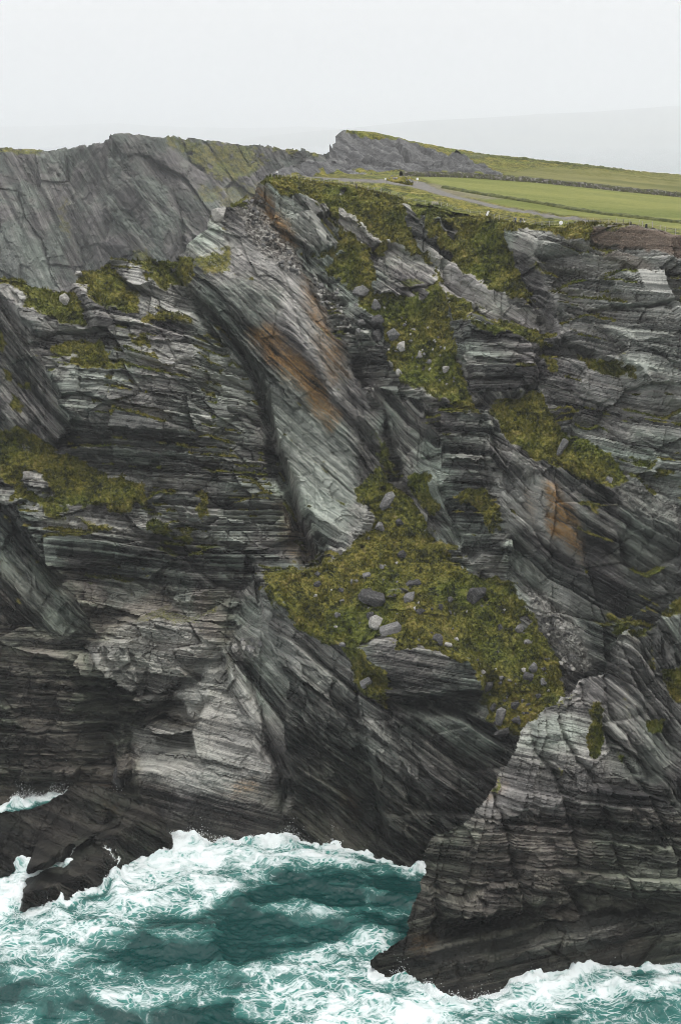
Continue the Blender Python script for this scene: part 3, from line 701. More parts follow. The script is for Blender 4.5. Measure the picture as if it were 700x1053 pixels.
GULLY = [(295, 184), (340, 188), (400, 200), (414, 212), (428, 240), (444, 262), (454, 290), (462, 330), (474, 385), (488, 420), (465, 418), (440, 407), (420, 396), (402, 374), (396, 348), (381, 322), (362, 300), (345, 288), (325, 276), (308, 262), (330, 256), (346, 258), (352, 235), (338, 214), (312, 204), (285, 194), (272, 188)]
cliff_masks = {
 'grass': [
  ([(-60, 285), (0, 284), (21, 284), (48, 294), (54, 299), (75, 298), (86, 318), (94, 337), (84, 337), (62, 334), (48, 325), (38, 319), (31, 315), (28, 303), (0, 293), (-60, 294)], 1),
  ([(51, 354), (100, 349), (111, 367), (134, 376), (122, 380), (74, 374), (56, 365)], 1),
  ([(79, 278), (108, 272), (116, 275), (126, 290), (142, 304), (142, 321), (128, 322), (105, 314), (90, 301), (82, 289)], 1),
  ([(133, 264), (150, 266), (180, 270), (192, 283), (191, 297), (165, 294), (150, 285), (160, 279), (140, 276)], 1),
  ([(150, 324), (190, 321), (198, 328), (155, 331)], 1), ([(130, 347), (150, 345), (153, 357), (135, 355)], 1),
  ([(-60, 442), (0, 443), (20, 438), (30, 448), (60, 461), (95, 481), (147, 500), (150, 526), (128, 524), (110, 523), (75, 521), (55, 520), (30, 519), (10, 514), (14, 500), (0, 489), (-60, 490)], 1),
  ([(23, 487), (40, 482), (52, 497), (62, 511), (45, 514), (26, 507)], -1),
  ([(40, 512), (75, 525), (60, 540), (48, 532)], .8), ([(76, 530), (120, 540), (95, 548)], .7),
  ([(150, 532), (172, 537), (170, 546), (152, 546)], 1), ([(172, 547), (199, 546), (200, 555), (176, 554)], 1), ([(200, 505), (212, 506), (214, 528), (206, 532)], .8), ([(180, 545), (200, 550), (196, 560)], .8),
  ([(0, 330), (8, 350), (4, 360), (-20, 340)], 1), ([(3, 375), (15, 382), (12, 392), (4, 388)], .9), ([(20, 388), (30, 392), (33, 402), (24, 400)], .9), ([(15, 405), (24, 410), (22, 425), (14, 418)], .9),
  ([(195, 262), (235, 255), (236, 280), (212, 280)], .55), ([(180, 265), (200, 262), (195, 295), (182, 282)], .9), ([(236, 205), (262, 195), (256, 208), (240, 212)], .8),
  (GULLY, 1),
  ([(262, 170), (300, 172), (400, 186), (520, 212), (606, 218), (700, 228), (790, 248), (790, 256), (700, 239.5), (654, 230), (608, 229), (608, 245), (580, 243), (555, 238), (520, 234), (510, 236), (400, 206), (300, 192), (272, 194)], 1),
  ([(285, 200), (318, 204), (335, 212), (350, 245), (338, 258), (310, 252), (292, 228)], -1), ([(350, 214), (362, 220), (396, 250), (388, 257), (366, 243), (348, 226)], -.95),
  ([(380, 256), (400, 262), (400, 248), (422, 257), (447, 270), (447, 282), (436, 302), (405, 309), (382, 292)], -.96), ([(404, 292), (430, 280), (440, 292), (425, 300)], .5),
  ([(415, 206), (470, 216), (515, 230), (525, 255), (547, 306), (520, 303), (498, 295), (478, 280), (455, 258), (435, 232)], 1),
  ([(443, 222), (455, 225), (468, 236), (464, 250), (452, 240)], -.95),
  ([(412, 211), (422, 212), (447, 255), (440, 262), (425, 240)], -.95),
  ([(540, 255), (560, 275), (562, 285), (545, 270)], .7), ([(458, 300), (474, 309), (486, 322), (478, 329), (466, 332)], 1), ([(480, 325), (510, 330), (550, 340), (568, 352), (560, 357), (530, 344), (495, 334)], 1),
  ([(505, 418), (530, 411), (547, 402), (557, 405), (567, 425), (576, 442), (610, 456), (630, 470), (643, 495), (630, 500), (600, 491), (575, 479), (550, 470), (530, 456), (510, 432)], 1),
  ([(596, 364), (620, 370), (652, 380), (656, 390), (630, 389), (605, 376)], .95), ([(560, 365), (575, 372), (578, 385), (566, 380)], .8), ([(640, 470), (668, 472), (690, 490), (680, 495)], .7),
  (SHELF, 1),
  ([(420, 490), (436, 487), (452, 522), (446, 532), (426, 512)], 1), ([(470, 510), (500, 505), (512, 522), (516, 548), (502, 552), (495, 524), (475, 521)], 1), ([(600, 515), (612, 520), (612, 532), (602, 528)], .7),
  ([(380, 440), (400, 470), (408, 490), (395, 482)], .8), ([(495, 595), (530, 600), (520, 608)], 1), ([(625, 632), (645, 636), (640, 650), (626, 648)], .9), ([(415, 700), (440, 735), (420, 738)], -.6),
  ([(398, 735), (396, 716), (430, 718), (495, 716), (508, 748), (470, 760), (410, 750)], -1), ([(366, 662), (384, 655), (407, 659), (404, 671), (452, 669), (482, 681), (500, 714), (490, 722), (396, 720), (400, 698), (380, 681)], -1)],
 'pale': [
  ([(192, 302), (240, 352), (262, 400), (274, 450), (240, 445), (205, 385)], .45),
  ([(136, 756), (150, 748), (196, 752), (222, 705), (246, 680), (262, 725), (280, 790), (270, 812), (200, 818), (145, 800)], .8), ([(262, 602), (300, 642), (360, 669), (372, 722), (345, 745), (300, 705), (284, 660)], .55), ([(372, 735), (400, 742), (470, 800), (455, 835), (395, 790)], .35), ([(92, 668), (130, 644), (165, 634), (224, 658), (186, 700), (152, 724), (108, 696)], .75),
  ([(545, 240), (800, 250), (800, 470), (690, 450), (600, 420), (575, 340)], .5), ([(60, 380), (215, 385), (265, 450), (290, 560), (150, 560), (90, 480), (70, 420)], .33), ([(265, 400), (300, 375), (372, 480), (350, 560), (300, 500)], .35),
  ([(113, 266), (135, 268), (160, 290), (195, 296), (205, 335), (145, 322), (142, 300)], 1), ([(-60, 290), (28, 300), (31, 318), (48, 328), (95, 339), (95, 352), (55, 348), (30, 337), (10, 306), (-60, 300)], .95),
  ([(80, 280), (100, 318), (102, 340), (92, 320)], .8), ([(105, 346), (150, 352), (215, 350), (215, 372), (150, 378), (118, 368)], .75), ([(88, 416), (120, 410), (170, 428), (150, 440), (100, 440)], .6), ([(140, 505), (200, 500), (205, 525), (160, 532)], .55), ([(150, 540), (290, 545), (290, 562), (160, 560)], .4),
  ([(25, 520), (100, 528), (150, 530), (150, 542), (70, 550), (40, 545)], .7), ([(590, 238), (625, 248), (660, 268), (700, 290), (760, 310), (760, 360), (690, 335), (640, 305), (610, 282), (588, 260)], .95), ([(600, 300), (700, 345), (760, 370), (760, 410), (690, 390), (620, 345)], .45),
  ([(536, 490), (566, 496), (606, 590), (575, 568), (542, 530)], 1.2), ([(504, 486), (545, 498), (552, 538), (520, 548), (502, 512)], 1.15), ([(352, 573), (361, 530), (372, 518), (388, 530), (386, 547)], .9), ([(300, 270), (330, 330), (352, 395), (345, 420), (310, 350), (290, 300)], .5), ([(270, 200), (330, 205), (350, 250), (310, 255)], .35),
  ([(178, 716), (205, 683), (236, 662), (230, 692), (203, 738), (188, 742)], .9), ([(530, 598), (562, 612), (592, 640), (614, 675), (600, 690), (570, 660), (545, 628)], .6), ([(205, 255), (245, 225), (300, 280), (300, 330), (240, 330)], .3), ([(470, 285), (540, 308), (545, 318), (495, 305)], .5), ([(463, 560), (500, 596), (520, 600), (510, 575)], .5),
  ([(540, 430), (640, 440), (600, 452), (570, 440)], .4), ([(640, 480), (700, 470), (700, 560), (650, 540)], .25)],
 'orange': [([(258, 346), (272, 333), (300, 358), (330, 398), (346, 430), (338, 442), (310, 402), (284, 376)], 1), ([(308, 286), (325, 308), (346, 350), (356, 388), (340, 392), (325, 350)], .75), ([(556, 500), (572, 498), (588, 529), (599, 577), (572, 552)], 1.4), ([(262, 192), (278, 203), (292, 228), (302, 250), (286, 250), (270, 225)], 1.3), ([(236, 804), (262, 806), (264, 816), (240, 818)], .8), ([(540, 505), (548, 520), (546, 532)], .6), ([(350, 815), (366, 820), (362, 840)], .6), ([(100, 815), (118, 814), (116, 824)], .8), ([(300, 580), (330, 580), (300, 535), (290, 520)], .35)],
 'soil': [([(604, 230), (654, 231), (700, 241), (760, 256), (760, 276), (700, 264), (650, 257), (612, 247)], .95), ([(618, 255), (648, 262), (672, 278), (650, 280), (622, 268)], .6)],
 'green': [([(190, 300), (205, 300), (246, 352), (264, 395), (258, 425), (205, 372)], .85), ([(262, 395), (292, 370), (345, 430), (372, 480), (352, 560), (325, 545), (295, 480)], .75), ([(200, 270), (240, 330), (260, 355), (290, 385), (260, 395), (215, 330)], .5), ([(0, 545), (60, 605), (95, 655), (50, 650), (0, 590)], .6), ([(165, 566), (200, 600), (205, 640), (170, 610)], .7), ([(100, 585), (165, 575), (170, 600), (110, 630)], .5), ([(255, 610), (300, 660), (300, 720), (262, 690)], .5), ([(178, 716), (236, 662), (203, 738)], .5), ([(640, 500), (700, 540), (700, 640), (650, 640)], .35), ([(520, 560), (620, 600), (640, 650), (560, 640)], .35), ([(290, 640), (375, 720), (470, 850), (300, 850)], .30), ([(590, 240), (700, 290), (700, 340), (620, 300)], .3)],
 'scree': [([(240, 208), (266, 198), (285, 235), (303, 258), (312, 288), (300, 285), (275, 262), (252, 238)], 1), ([(316, 278), (345, 300), (372, 345), (352, 340), (330, 310)], .75), ([(535, 598), (562, 612), (592, 645), (608, 690), (585, 700), (565, 655)], .8), ([(640, 480), (700, 520), (700, 540), (640, 520)], .5), ([(240, 655), (272, 655), (265, 680), (240, 678)], .7), ([(560, 690), (580, 690), (585, 740), (560, 745)], .5)],
 'dark': [([(560, 560), (720, 540), (720, 760), (600, 760), (570, 690), (600, 660)], .85), ([(440, 770), (520, 765), (560, 760), (520, 860), (440, 890)], .7), ([(366, 662), (384, 655), (452, 667), (482, 681), (500, 714), (490, 726), (390, 724), (400, 698), (380, 681)], .7), ([(480, 335), (548, 350), (552, 400), (486, 404)], .35), ([(452, 300), (480, 330), (484, 400), (468, 370)], .5), ([(385, 400), (455, 430), (470, 560), (440, 545)], .35), ([(456, 450), (500, 450), (520, 580), (470, 560)], .45), ([(560, 395), (700, 440), (700, 470), (580, 430)], .45), ([(566, 485), (640, 500), (650, 640), (600, 580)], .45), ([(100, 715), (190, 720), (190, 750), (110, 748)], .5), ([(300, 690), (372, 740), (376, 770), (320, 730)], .45), ([(-60, 560), (60, 590), (95, 660), (130, 740), (130, 830), (-60, 850)], .42), ([(95, 570), (230, 600), (240, 640), (100, 640)], .35), ([(262, 700), (300, 680), (300, 830), (284, 820)], .4), ([(300, 740), (450, 850), (440, 890), (300, 880)], .35), ([(380, 735), (470, 760), (450, 850), (390, 800)], .2), ([(160, 500), (130, 495), (60, 440), (90, 440)], .3)],  # dark stone, plus shade painted onto the wall behind the spur and into recesses
 'brown': [([(-60, 560), (240, 610), (240, 750), (130, 860), (-60, 860)], .8), ([(95, 664), (165, 634), (224, 658), (152, 724)], 1), ([(280, 500), (300, 520), (320, 578), (290, 560)], .7), ([(300, 760), (450, 820), (450, 890), (300, 880)], .6)],
}
CL = build_layer('sea_cliff', cliff_lines, .27, cliff_regions, cliff_grooves, cliff_steps, cliff_masks, sil=SIL, autograss=.85, rim=[EB[0] + np.array((-40, 0, 30))] + EB, back=(.08, 1, -.55), run=60)
structure(CL.ob); CL.ob.data.materials.append(ROCK)

# ================================================================== FOREGROUND SPUR
fsil = A_((380, 990, 258), (392, 978, 262), (418, 962, 265), (427, 930, 268), (437, 898, 271), (440, 868, 273), (446, 853, 275), (470, 846, 276), (492, 828, 278), (506, 804, 280), (518, 788, 282), (531, 768, 284), (541, 744, 288), (558, 731, 290), (582, 717, 291), (600, 699, 293), (624, 690, 294), (637, 651, 297), (660, 645, 297), (675, 633, 298), (690, 620, 300), (702, 612, 301), (780, 572, 306))
ffoot = [PZ(*p) for p in [(386, 988, 0), (402, 994, 0), (430, 997, 0), (446, 1014, 0), (470, 1024, 0), (500, 1014, 0), (540, 1002, 0), (580, 1000, 0), (610, 988, 0), (650, 988, 0), (700, 984, 0), (780, 978, 0)]]
fore_lines = [fsil, ffoot, [p + np.array((0, -4, -8)) for p in ffoot],
 Z_((400, 980, 3), (430, 975, 5), (452, 985, 5), (480, 990, 6), (520, 980, 7), (560, 970, 8), (610, 960, 8), (660, 962, 7), (700, 958, 8), (780, 950, 8)),
 A_((440, 950, 267), (470, 958, 267), (500, 950, 268), (550, 945, 267), (590, 915, 271), (630, 935, 267), (700, 930, 266), (780, 925, 264)),
 A_((432, 935, 266), (460, 925, 265), (490, 935, 264), (545, 930, 264), (590, 900, 268), (640, 918, 264), (700, 915, 263), (780, 910, 261)),
 A_((446, 855, 274), (475, 858, 270), (505, 850, 271), (512, 880, 269), (530, 925, 265)),
 A_((506, 806, 279), (540, 815, 274), (580, 812, 273), (640, 815, 272), (700, 810, 271), (780, 800, 270)),
 A_((541, 746, 287), (556, 760, 281), (580, 770, 279), (598, 800, 277), (612, 860, 272)),
 A_((558, 733, 289), (575, 760, 279), (600, 790, 277)),
 A_((595, 702, 292), (600, 735, 284), (630, 780, 278), (650, 820, 273), (665, 880, 268)),
 A_((625, 692, 293), (640, 730, 284), (680, 790, 278), (700, 820, 274)),
 A_((640, 655, 296), (652, 680, 289), (664, 720, 284), (680, 740, 283)),
 A_((660, 650, 295), (676, 690, 290), (700, 700, 290), (780, 680, 292)),
 A_((682, 690, 290), (700, 730, 284), (780, 730, 282)),
 A_((480, 900, 268), (540, 890, 267), (600, 870, 270), (660, 880, 267), (720, 870, 266)),
]
fore_regions = [dict(poly=None, th=5, k=(.9, .62, .30, .95), tilt=.12, seed=31),
 dict(poly=[(440, 850), (540, 735), (640, 640), (800, 560), (800, 820), (640, 800), (500, 850)], th=8, k=(.9, .45, .22, 1.5), tilt=.15, seed=32),
 dict(poly=[(600, 690), (640, 650), (700, 610), (800, 570), (800, 800), (700, 830), (620, 750)], th=58, k=(1.2, .8, .28, .7), tilt=.25, seed=33),
 dict(poly=[(380, 940), (800, 945), (800, 1050), (380, 1050)], th=-12, k=(.6, .5, .2, .6), tilt=.2, seed=34)]
fore_grooves = [([(545, 745), (552, 775), (575, 800), (590, 850), (600, 900)], 2.2, 1.6), ([(506, 810), (520, 850), (530, 900), (545, 940)], 2.4, 1.6), ([(600, 705), (610, 740), (650, 790), (690, 860), (700, 900)], 2.4, 1.8), ([(640, 660), (655, 700), (680, 740), (700, 780)], 2.2, 1.6), ([(625, 695), (632, 740), (660, 780), (672, 800)], 2, 1.4),
 ([(575, 740), (590, 775), (610, 800), (628, 850), (640, 890), (655, 930)], 2.0, 1.5), ([(560, 960), (585, 935), (610, 915), (640, 935), (680, 932)], 5, 2.6), ([(470, 960), (500, 952), (545, 945)], 4, 2.2), ([(520, 832), (545, 838), (560, 850), (600, 850), (620, 856)], 1.6, .9), ([(470, 910), (520, 915), (545, 912)], 1.8, 1.0), ([(440, 965), (452, 945), (448, 920)], 3, 2.0), ([(470, 985), (475, 1010)], 2, 1.2), ([(570, 850), (640, 852), (700, 868)], 1.4, .8), ([(560, 890), (640, 892)], 1.4, .8), ([(430, 905), (470, 905), (500, 930)], 1.8, 1.1), ([(650, 830), (700, 880)], 2, 1.3), ([(680, 690), (700, 720)], 2, 1.4)]
fore_grooves = [(g_, w_ * 1.25, d_ * 1.8) for g_, w_, d_ in fore_grooves]
fore_steps = [([(440, 905), (480, 912), (540, 918)], .8, 9), ([(505, 850), (560, 858), (622, 856)], .7, 8), ([(540, 895), (600, 890), (650, 895)], .7, 8), ([(650, 880), (700, 885)], .7, 8), ([(450, 880), (480, 884), (510, 890)], .5, 7)]
fore_masks = {'grass': [([(676, 634), (690, 618), (702, 608), (780, 568), (780, 590), (705, 628), (690, 634)], 1), ([(682, 688), (695, 680), (760, 660), (760, 720), (700, 722), (690, 712)], 1), ([(612, 718), (620, 720), (621, 775), (612, 782), (606, 762)], .9), ([(638, 652), (660, 645), (672, 640), (662, 650), (645, 657)], .8), ([(570, 726), (590, 715), (600, 705), (585, 728)], .55), ([(663, 740), (680, 735), (682, 752), (668, 752)], .8), ([(668, 650), (673, 690), (668, 690)], .6), ([(500, 812), (515, 800), (512, 815)], .6), ([(640, 690), (652, 740), (646, 740)], .45), ([(570, 785), (580, 790), (576, 800)], .6), ([(640, 778), (648, 782), (644, 790)], .8)],
 'pale': [([(440, 850), (506, 800), (541, 740), (637, 648), (700, 610), (780, 570), (780, 760), (640, 800), (520, 850)], .2), ([(630, 665), (645, 660), (675, 720), (650, 725)], .6)],
 'orange': [([(498, 812), (508, 805), (514, 812), (500, 820)], .8), ([(640, 650), (655, 648), (650, 655)], .5), ([(420, 965), (450, 960), (440, 985), (420, 985)], .4)],
 'brown': [([(380, 840), (800, 830), (800, 1050), (380, 1050)], .7)], 'dark': [([(430, 850), (560, 800), (800, 790), (800, 1050), (380, 1050)], .42)],
 'green': [([(440, 955), (640, 945), (600, 1000), (460, 1010)], .25)]}
FO = build_layer('rock_spur', fore_lines, .21, fore_regions, fore_grooves, fore_steps, fore_masks, sil=fsil, sil_below='right', wet=(5, 15), warp=1.15, back=(.50, 1, -.95), run=26)
structure(FO.ob); FO.ob.data.materials.append(ROCK)

# ================================================================== WAVE-WASHED ROCKS
wsil = Z_((-60, 845, 4), (0, 835, 4), (30, 833, 4.5), (62, 819, 6), (72, 809, 8), (115, 806, 9), (150, 828, 8), (172, 845, 5), (180, 866, 0))
wfoot = Z_((-60, 916, 0), (0, 899, 0), (29, 885, 0), (62, 884, 0), (66, 887, 0), (44, 896, 0), (22, 908, 0), (20, 938, 0), (69, 927, 0), (113, 902, 0), (143, 882, 0), (176, 872, 0), (180, 866, 0))
wave_lines = [wsil, wfoot, Z_((-60, 930, -7), (0, 912, -7), (30, 893, -3), (45, 891, -3)), Z_((12, 950, -6), (72, 938, -7), (116, 910, -7), (144, 888, -7), (178, 880, -7)),
 Z_((24, 899, 6.2), (43, 889, 7.0), (72, 876, 7.6), (100, 863, 7.8), (125, 851, 8.0), (150, 842, 7.6)), Z_((21, 922, 3.6), (66, 910, 3.8), (106, 886, 4.0), (136, 867, 3.8), (165, 856, 3.6)),
 Z_((0, 868, 2.5), (40, 862, 3.0), (70, 868, 2.2), (100, 850, 4.0), (118, 835, 7)), Z_((40, 889, -1.5), (70, 876, .2), (90, 862, 1.6), (112, 848, 4.0))]
WR = build_layer('wave_rock', wave_lines, .17, [dict(poly=None, th=24, k=(.5, .55, .32, .75), tilt=.3, seed=41)],
 [([(40, 893), (55, 915)], 1.6, .7), ([(75, 880), (90, 905)], 1.6, .7), ([(105, 866), (122, 885)], 1.6, .8), ([(10, 840), (30, 870)], 1.3, .5), ([(60, 830), (78, 862)], 1.3, .5), ([(110, 812), (108, 850), (70, 885)], 2.5, 1.2)], [],
 {'brown': [([(-80, 790), (200, 790), (200, 960), (-80, 960)], .35)], 'dark': [([(-80, 790), (200, 790), (200, 960), (-80, 960)], .75)], 'orange': [([(103, 826), (118, 829), (116, 838), (105, 836)], .9)],
  'threads': [([(105, 871), (113, 876), (119, 888), (120, 893)], 1.6), ([(70, 884), (77, 874)], 1.6)]},
 sil=wsil, wet=(30, 40), warp=.7, keep_z=-5, back=(0, 1, -.9), run=8)
structure(WR.ob); WR.ob.data.materials.append(ROCK)

# ================================================================== FAR HEADLAND ACROSS THE INLET
def H_(*t): return [P(x, y, Y * 1.75) for x, y, Y in t]
hsil = H_((-330, 158, 600), (-200, 150, 620), (-70, 152, 640), (0, 150, 640), (30, 151, 645), (50, 154, 655), (62, 153, 650), (95, 147, 630), (112, 141, 622), (118, 137, 622), (152, 135, 625), (200, 140, 640), (260, 147, 655), (330, 156, 670), (420, 160, 690))
head_lines = [hsil,
 H_((-330, 330, 550), (-70, 330, 590), (0, 330, 588), (100, 330, 580), (200, 330, 585), (300, 330, 600), (420, 330, 620)),
 H_((-330, 420, 535), (-70, 420, 580), (100, 420, 570), (300, 420, 580), (420, 420, 610)),
 H_((50, 155, 655), (60, 190, 640), (72, 240, 628), (90, 290, 615)), H_((62, 153, 648), (80, 200, 628), (95, 240, 615), (110, 290, 604)),
 H_((118, 138, 621), (135, 180, 610), (160, 220, 602), (170, 270, 594)), H_((152, 137, 626), (175, 190, 617), (190, 230, 612), (195, 280, 606)), H_((165, 190, 611), (185, 225, 602), (205, 280, 594)),
 H_((185, 160, 634), (230, 190, 634), (240, 230, 622), (230, 270, 605)), H_((0, 200, 622), (20, 240, 610), (40, 290, 598)), H_((-70, 200, 625), (-30, 260, 605)), H_((260, 160, 652), (300, 200, 650), (330, 240, 630))]
HD = build_layer('headland', head_lines, .85, [dict(poly=None, th=56, k=(.62, .30, .12, .30), tilt=.2, seed=51, scale=2.8), dict(poly=[(-380, 140), (110, 140), (110, 430), (-380, 430)], th=64, k=(.62, .28, .12, .35), tilt=.2, seed=52, scale=2.8)],
 [([(60, 160), (78, 220), (100, 290)], 2, 3), ([(160, 180), (185, 225), (195, 285)], 2.2, 3), ([(118, 145), (140, 200), (150, 270)], 1.6, 2), ([(20, 160), (40, 230), (60, 300)], 1.6, 2)], [],
 {'grass': [([(160, 138), (200, 141), (260, 148), (275, 165), (262, 180), (240, 188), (215, 180), (190, 160), (172, 150)], .5), ([(200, 190), (270, 185), (275, 205), (235, 215), (205, 205)], .42), ([(-330, 155), (-200, 147), (-70, 149), (0, 148), (48, 153), (40, 158), (0, 154), (-200, 154), (-330, 162)], .8), ([(132, 250), (150, 255), (165, 290), (150, 290)], .5), ([(60, 200), (70, 205), (72, 250), (62, 240)], .45), ([(270, 148), (330, 155), (330, 160), (280, 155)], .8), ([(115, 137), (155, 134), (200, 139), (190, 143), (150, 139)], .7)],
  'dark': [([(-380, 130), (420, 130), (420, 440), (-380, 440)], .2)], 'green': [([(-70, 230), (40, 240), (70, 330), (-70, 330)], .5)]},
 sil=hsil, smooth=1, warp=2.0, autograss=.3, back=(0, 1, -.3), run=120, calm=12, damp=0, fine=1.7)
structure(HD.ob); HD.ob.data.materials.append(ROCK_FAR)

# ================================================================== CLIFF-TOP LAND (plan-view relief)
def plan(lines, x0, x1, y0, y1, res):
    pts, edges, key = [], [], {}
    for ln in lines:
        prev = None
        for p in ln:
            q = (round(float(p[0]), 3), round(float(p[1]), 3), float(p[2]))
            k = q[:2]
            if k not in key: key[k] = len(pts); pts.append(q)
            if prev is not None and prev != key[k]: edges.append((prev, key[k]))
            prev = key[k]
    nx, ny = int((x1 - x0) / res) + 1, int((y1 - y0) / res) + 1
    return tin(pts, edges, x0, x1, y0, y1, nx, ny), np.meshgrid(np.linspace(x0, x1, nx), np.linspace(y0, y1, ny))
crest = A_((346, 134, 610), (360, 132, 612), (385, 135, 620), (430, 147, 650), (500, 159, 700), (540, 163, 730), (600, 170, 780), (660, 177, 830), (700, 180, 850), (790, 187, 900))
E2 = [p + np.array((0, 3.5, -.75)) for p in E]
front = [p + np.array((0, -3.0, -3.0)) for p in E]
left_back = A_((272, 181, 420), (300, 176, 450), (334, 170, 500), (338, 166, 560))
cback = [np.array((p[0] * 1.02, p[1] + 60, p[2] - 6)) for p in crest] ; cb2 = [np.array((p[0] * 1.3, p[1] + 500, -10)) for p in crest]
top_lines = [E2, left_back,
 A_((385, 187, 440), (440, 197, 432), (500, 211, 410), (560, 223, 395), (620, 227, 385), (700, 236, 365), (790, 252, 345)),
 A_((395, 181, 470), (437, 190, 460), (480, 197, 450), (560, 210, 430), (630, 221, 412), (700, 229, 395), (790, 242, 370)),
 A_((345, 177, 540), (395, 176, 540), (412, 180, 515), (480, 182, 520), (550, 187, 525), (620, 194, 530), (700, 202, 535), (790, 211, 540)),
 A_((345, 165, 575), (380, 168, 575), (430, 172, 575), (480, 175, 575), (540, 176, 580), (600, 182, 590), (700, 190, 600), (790, 197, 620)),
 A_((342, 150, 598), (380, 150, 602), (420, 156, 615), (460, 166, 610), (500, 171, 620)), crest, cback, cb2]
TX0, TX1, TY0, TY1, TR = -70, 330, 318, 1000, 1.15
HT, (gx, gy) = plan(top_lines, TX0, TX1, TY0, TY1, TR)
okt = ~np.isnan(HT)
_o = np.argsort([p[0] for p in E2]); okt &= gy > np.interp(gx, np.array([p[0] for p in E2])[_o], np.array([p[1] for p in E2])[_o])
_lb = [E2[0]] + left_back + [crest[0]]; okt &= (gx > np.interp(gy, [p[1] for p in _lb], [p[0] for p in _lb]) - 1)
HT = fill_nan(HT); HT = blur(HT, 2)
npx, npy = pix(gx, gy, HT)
M = {}
wn = fbm(gx, gy, 0 * gx, 9, 3, 81) * 2.0
def pm(pl, soft=1.0): return poly_mask(npx + wn * 1.0, npy + wn * .35, pl, soft)
rockm = pm([(250, 190), (330, 136), (352, 133.5), (380, 139), (415, 147), (440, 153), (455, 160), (500, 170), (520, 180), (470, 178), (420, 177), (380, 177), (340, 178)], 2.0)
Dt, St, Tt = relief(gx, gy, HT, 50, .25, (1.8, 1.0, .5, 1.0), 61)
HT2 = HT + rockm * Dt * .55
rough = pm([(270, 180), (395, 186), (470, 205), (600, 224), (606, 240), (260, 200)], 2) + pm([(380, 130), (430, 145), (500, 158), (600, 169), (700, 179), (800, 187), (800, 198), (700, 190), (600, 182), (540, 176), (440, 160)], 2)
HT2 = HT2 + np.clip(rough, 0, 1) * np.abs(fbm(gx, gy, 0 * gx, 4, 3, 82)) * .8 + fbm(gx, gy, 0 * gx, 30, 2, 83) * .35
path_m = np.maximum(pm([(384, 186), (395, 185), (425, 184.5), (438, 187), (447, 192.5), (470, 201), (520, 213), (570, 222.5), (615, 227), (612, 228.5), (560, 224.5), (510, 214.8), (455, 201), (432, 194), (410, 190.5), (384, 188.6)], .8), pm([(300, 179), (340, 183), (384, 187), (384, 189.5), (340, 185), (300, 181)], .4))
bare = pm([(432, 191), (447, 188), (476, 195), (520, 203), (500, 205), (460, 199)], 2) * .6
field = pm([(425, 178), (480, 178), (560, 184), (640, 192), (800, 208), (800, 248), (700, 236), (630, 226), (560, 219), (500, 207), (447, 188)], 1.5)
field2 = pm([(520, 178), (560, 172), (620, 176), (700, 183), (800, 192), (800, 205), (700, 199), (560, 184)], 1.5)
idx = np.full(okt.shape, -1, np.int64); idx[okt] = np.arange(okt.sum())
q = okt[:-1, :-1] & okt[1:, :-1] & okt[:-1, 1:] & okt[1:, 1:]
Fq = np.stack([idx[:-1, :-1][q], idx[:-1, 1:][q], idx[1:, 1:][q], idx[1:, :-1][q]], 1)
TOP = mesh_np('cliff_top', np.stack([gx[okt], gy[okt], HT2[okt]], 1), Fq); structure(TOP)
put_color(TOP.data, 'mask_a', [field[okt], field2[okt], path_m[okt], bare[okt]])
put_color(TOP.data, 'mask_b', [rockm[okt], rough.clip(0, 1)[okt], 0 * gx[okt], 0 * gx[okt]])
at = TOP.data.attributes.new('strata', 'FLOAT_VECTOR', 'POINT'); at.data.foreach_set('vector', np.stack([St[okt], Tt[okt], gx[okt]], 1).astype(np.float32).ravel())
def top_z(x, y): return float(bil(HT2, np.array([(x - TX0) / TR]), np.array([(y - TY0) / TR]))[0])
def top_pt(px, py):
    """point of the cliff-top land that the photograph shows at (px, py)"""
    best = None
    for Y in np.arange(340, 860, 1.0):
        p = P(px, py, Y)
        if not (TX0 < p[0] < TX1): continue
        if p[2] <= top_z(p[0], Y) + .02: return np.array((p[0], Y, top_z(p[0], Y)))
    return P(px, py, 420)
N = NT('turf_land')
pos = N.n('NewGeometry').outputs['Position']; ma = N.attr('mask_a'); mb = N.attr('mask_b')
sa = N.n('SeparateColor', Color=ma.outputs['Color']); sb = N.n('SeparateColor', Color=mb.outputs['Color'])
col = grass_col(N, pos)
gn = N.noise(pos, .6, 5, .7); gl = N.noise(N.vscale(pos, (.012, .05, .05)), 1, 4, .6)
fc = N.mix(N.rng(N.math('ADD', N.math('MULTIPLY', gn, .4), N.math('MULTIPLY', gl, .7)), .4, .72), (.078, .098, .016), (.185, .185, .050))
col = N.mix(sa.outputs[1], col, N.mix(N.rng(gl, .4, .65), (.080, .085, .020), (.150, .140, .048)))
col = N.mix(sa.outputs[0], col, fc)
col = N.mix(ma.outputs['Alpha'], col, N.mix(N.rng(gn, .3, .7), (.10, .085, .062), (.20, .175, .14)))
col = N.mix(sa.outputs[2], col, N.mix(N.rng(gn, .3, .7), (.10, .094, .086), (.17, .16, .148)))
st = N.attr('strata').outputs['Vector']
fine = N.noise(N.vscale(st, (.55, .03, .02)), 1, 5, .65); gr = N.noise(pos, .6, 5, .7)
rk = N.ramp(N.math('ADD', N.math('MULTIPLY', fine, .6), N.math('MULTIPLY', gr, .4)), [(.36, (.022, .022, .023)), (.5, (.075, .075, .076)), (.62, (.15, .15, .146)), (.78, (.30, .29, .275))])
rf = N.rng(N.math('ADD', sb.outputs[0], N.math('MULTIPLY', N.math('SUBTRACT', N.noise(pos, .16, 4, .6), .5), 1.3)), .45, .6)
col = N.mix(rf, col, rk)
N.set(N.b.inputs['Base Color'], col); N.b.inputs['Roughness'].default_value = .9; N.b.inputs['Specular IOR Level'].default_value = .15
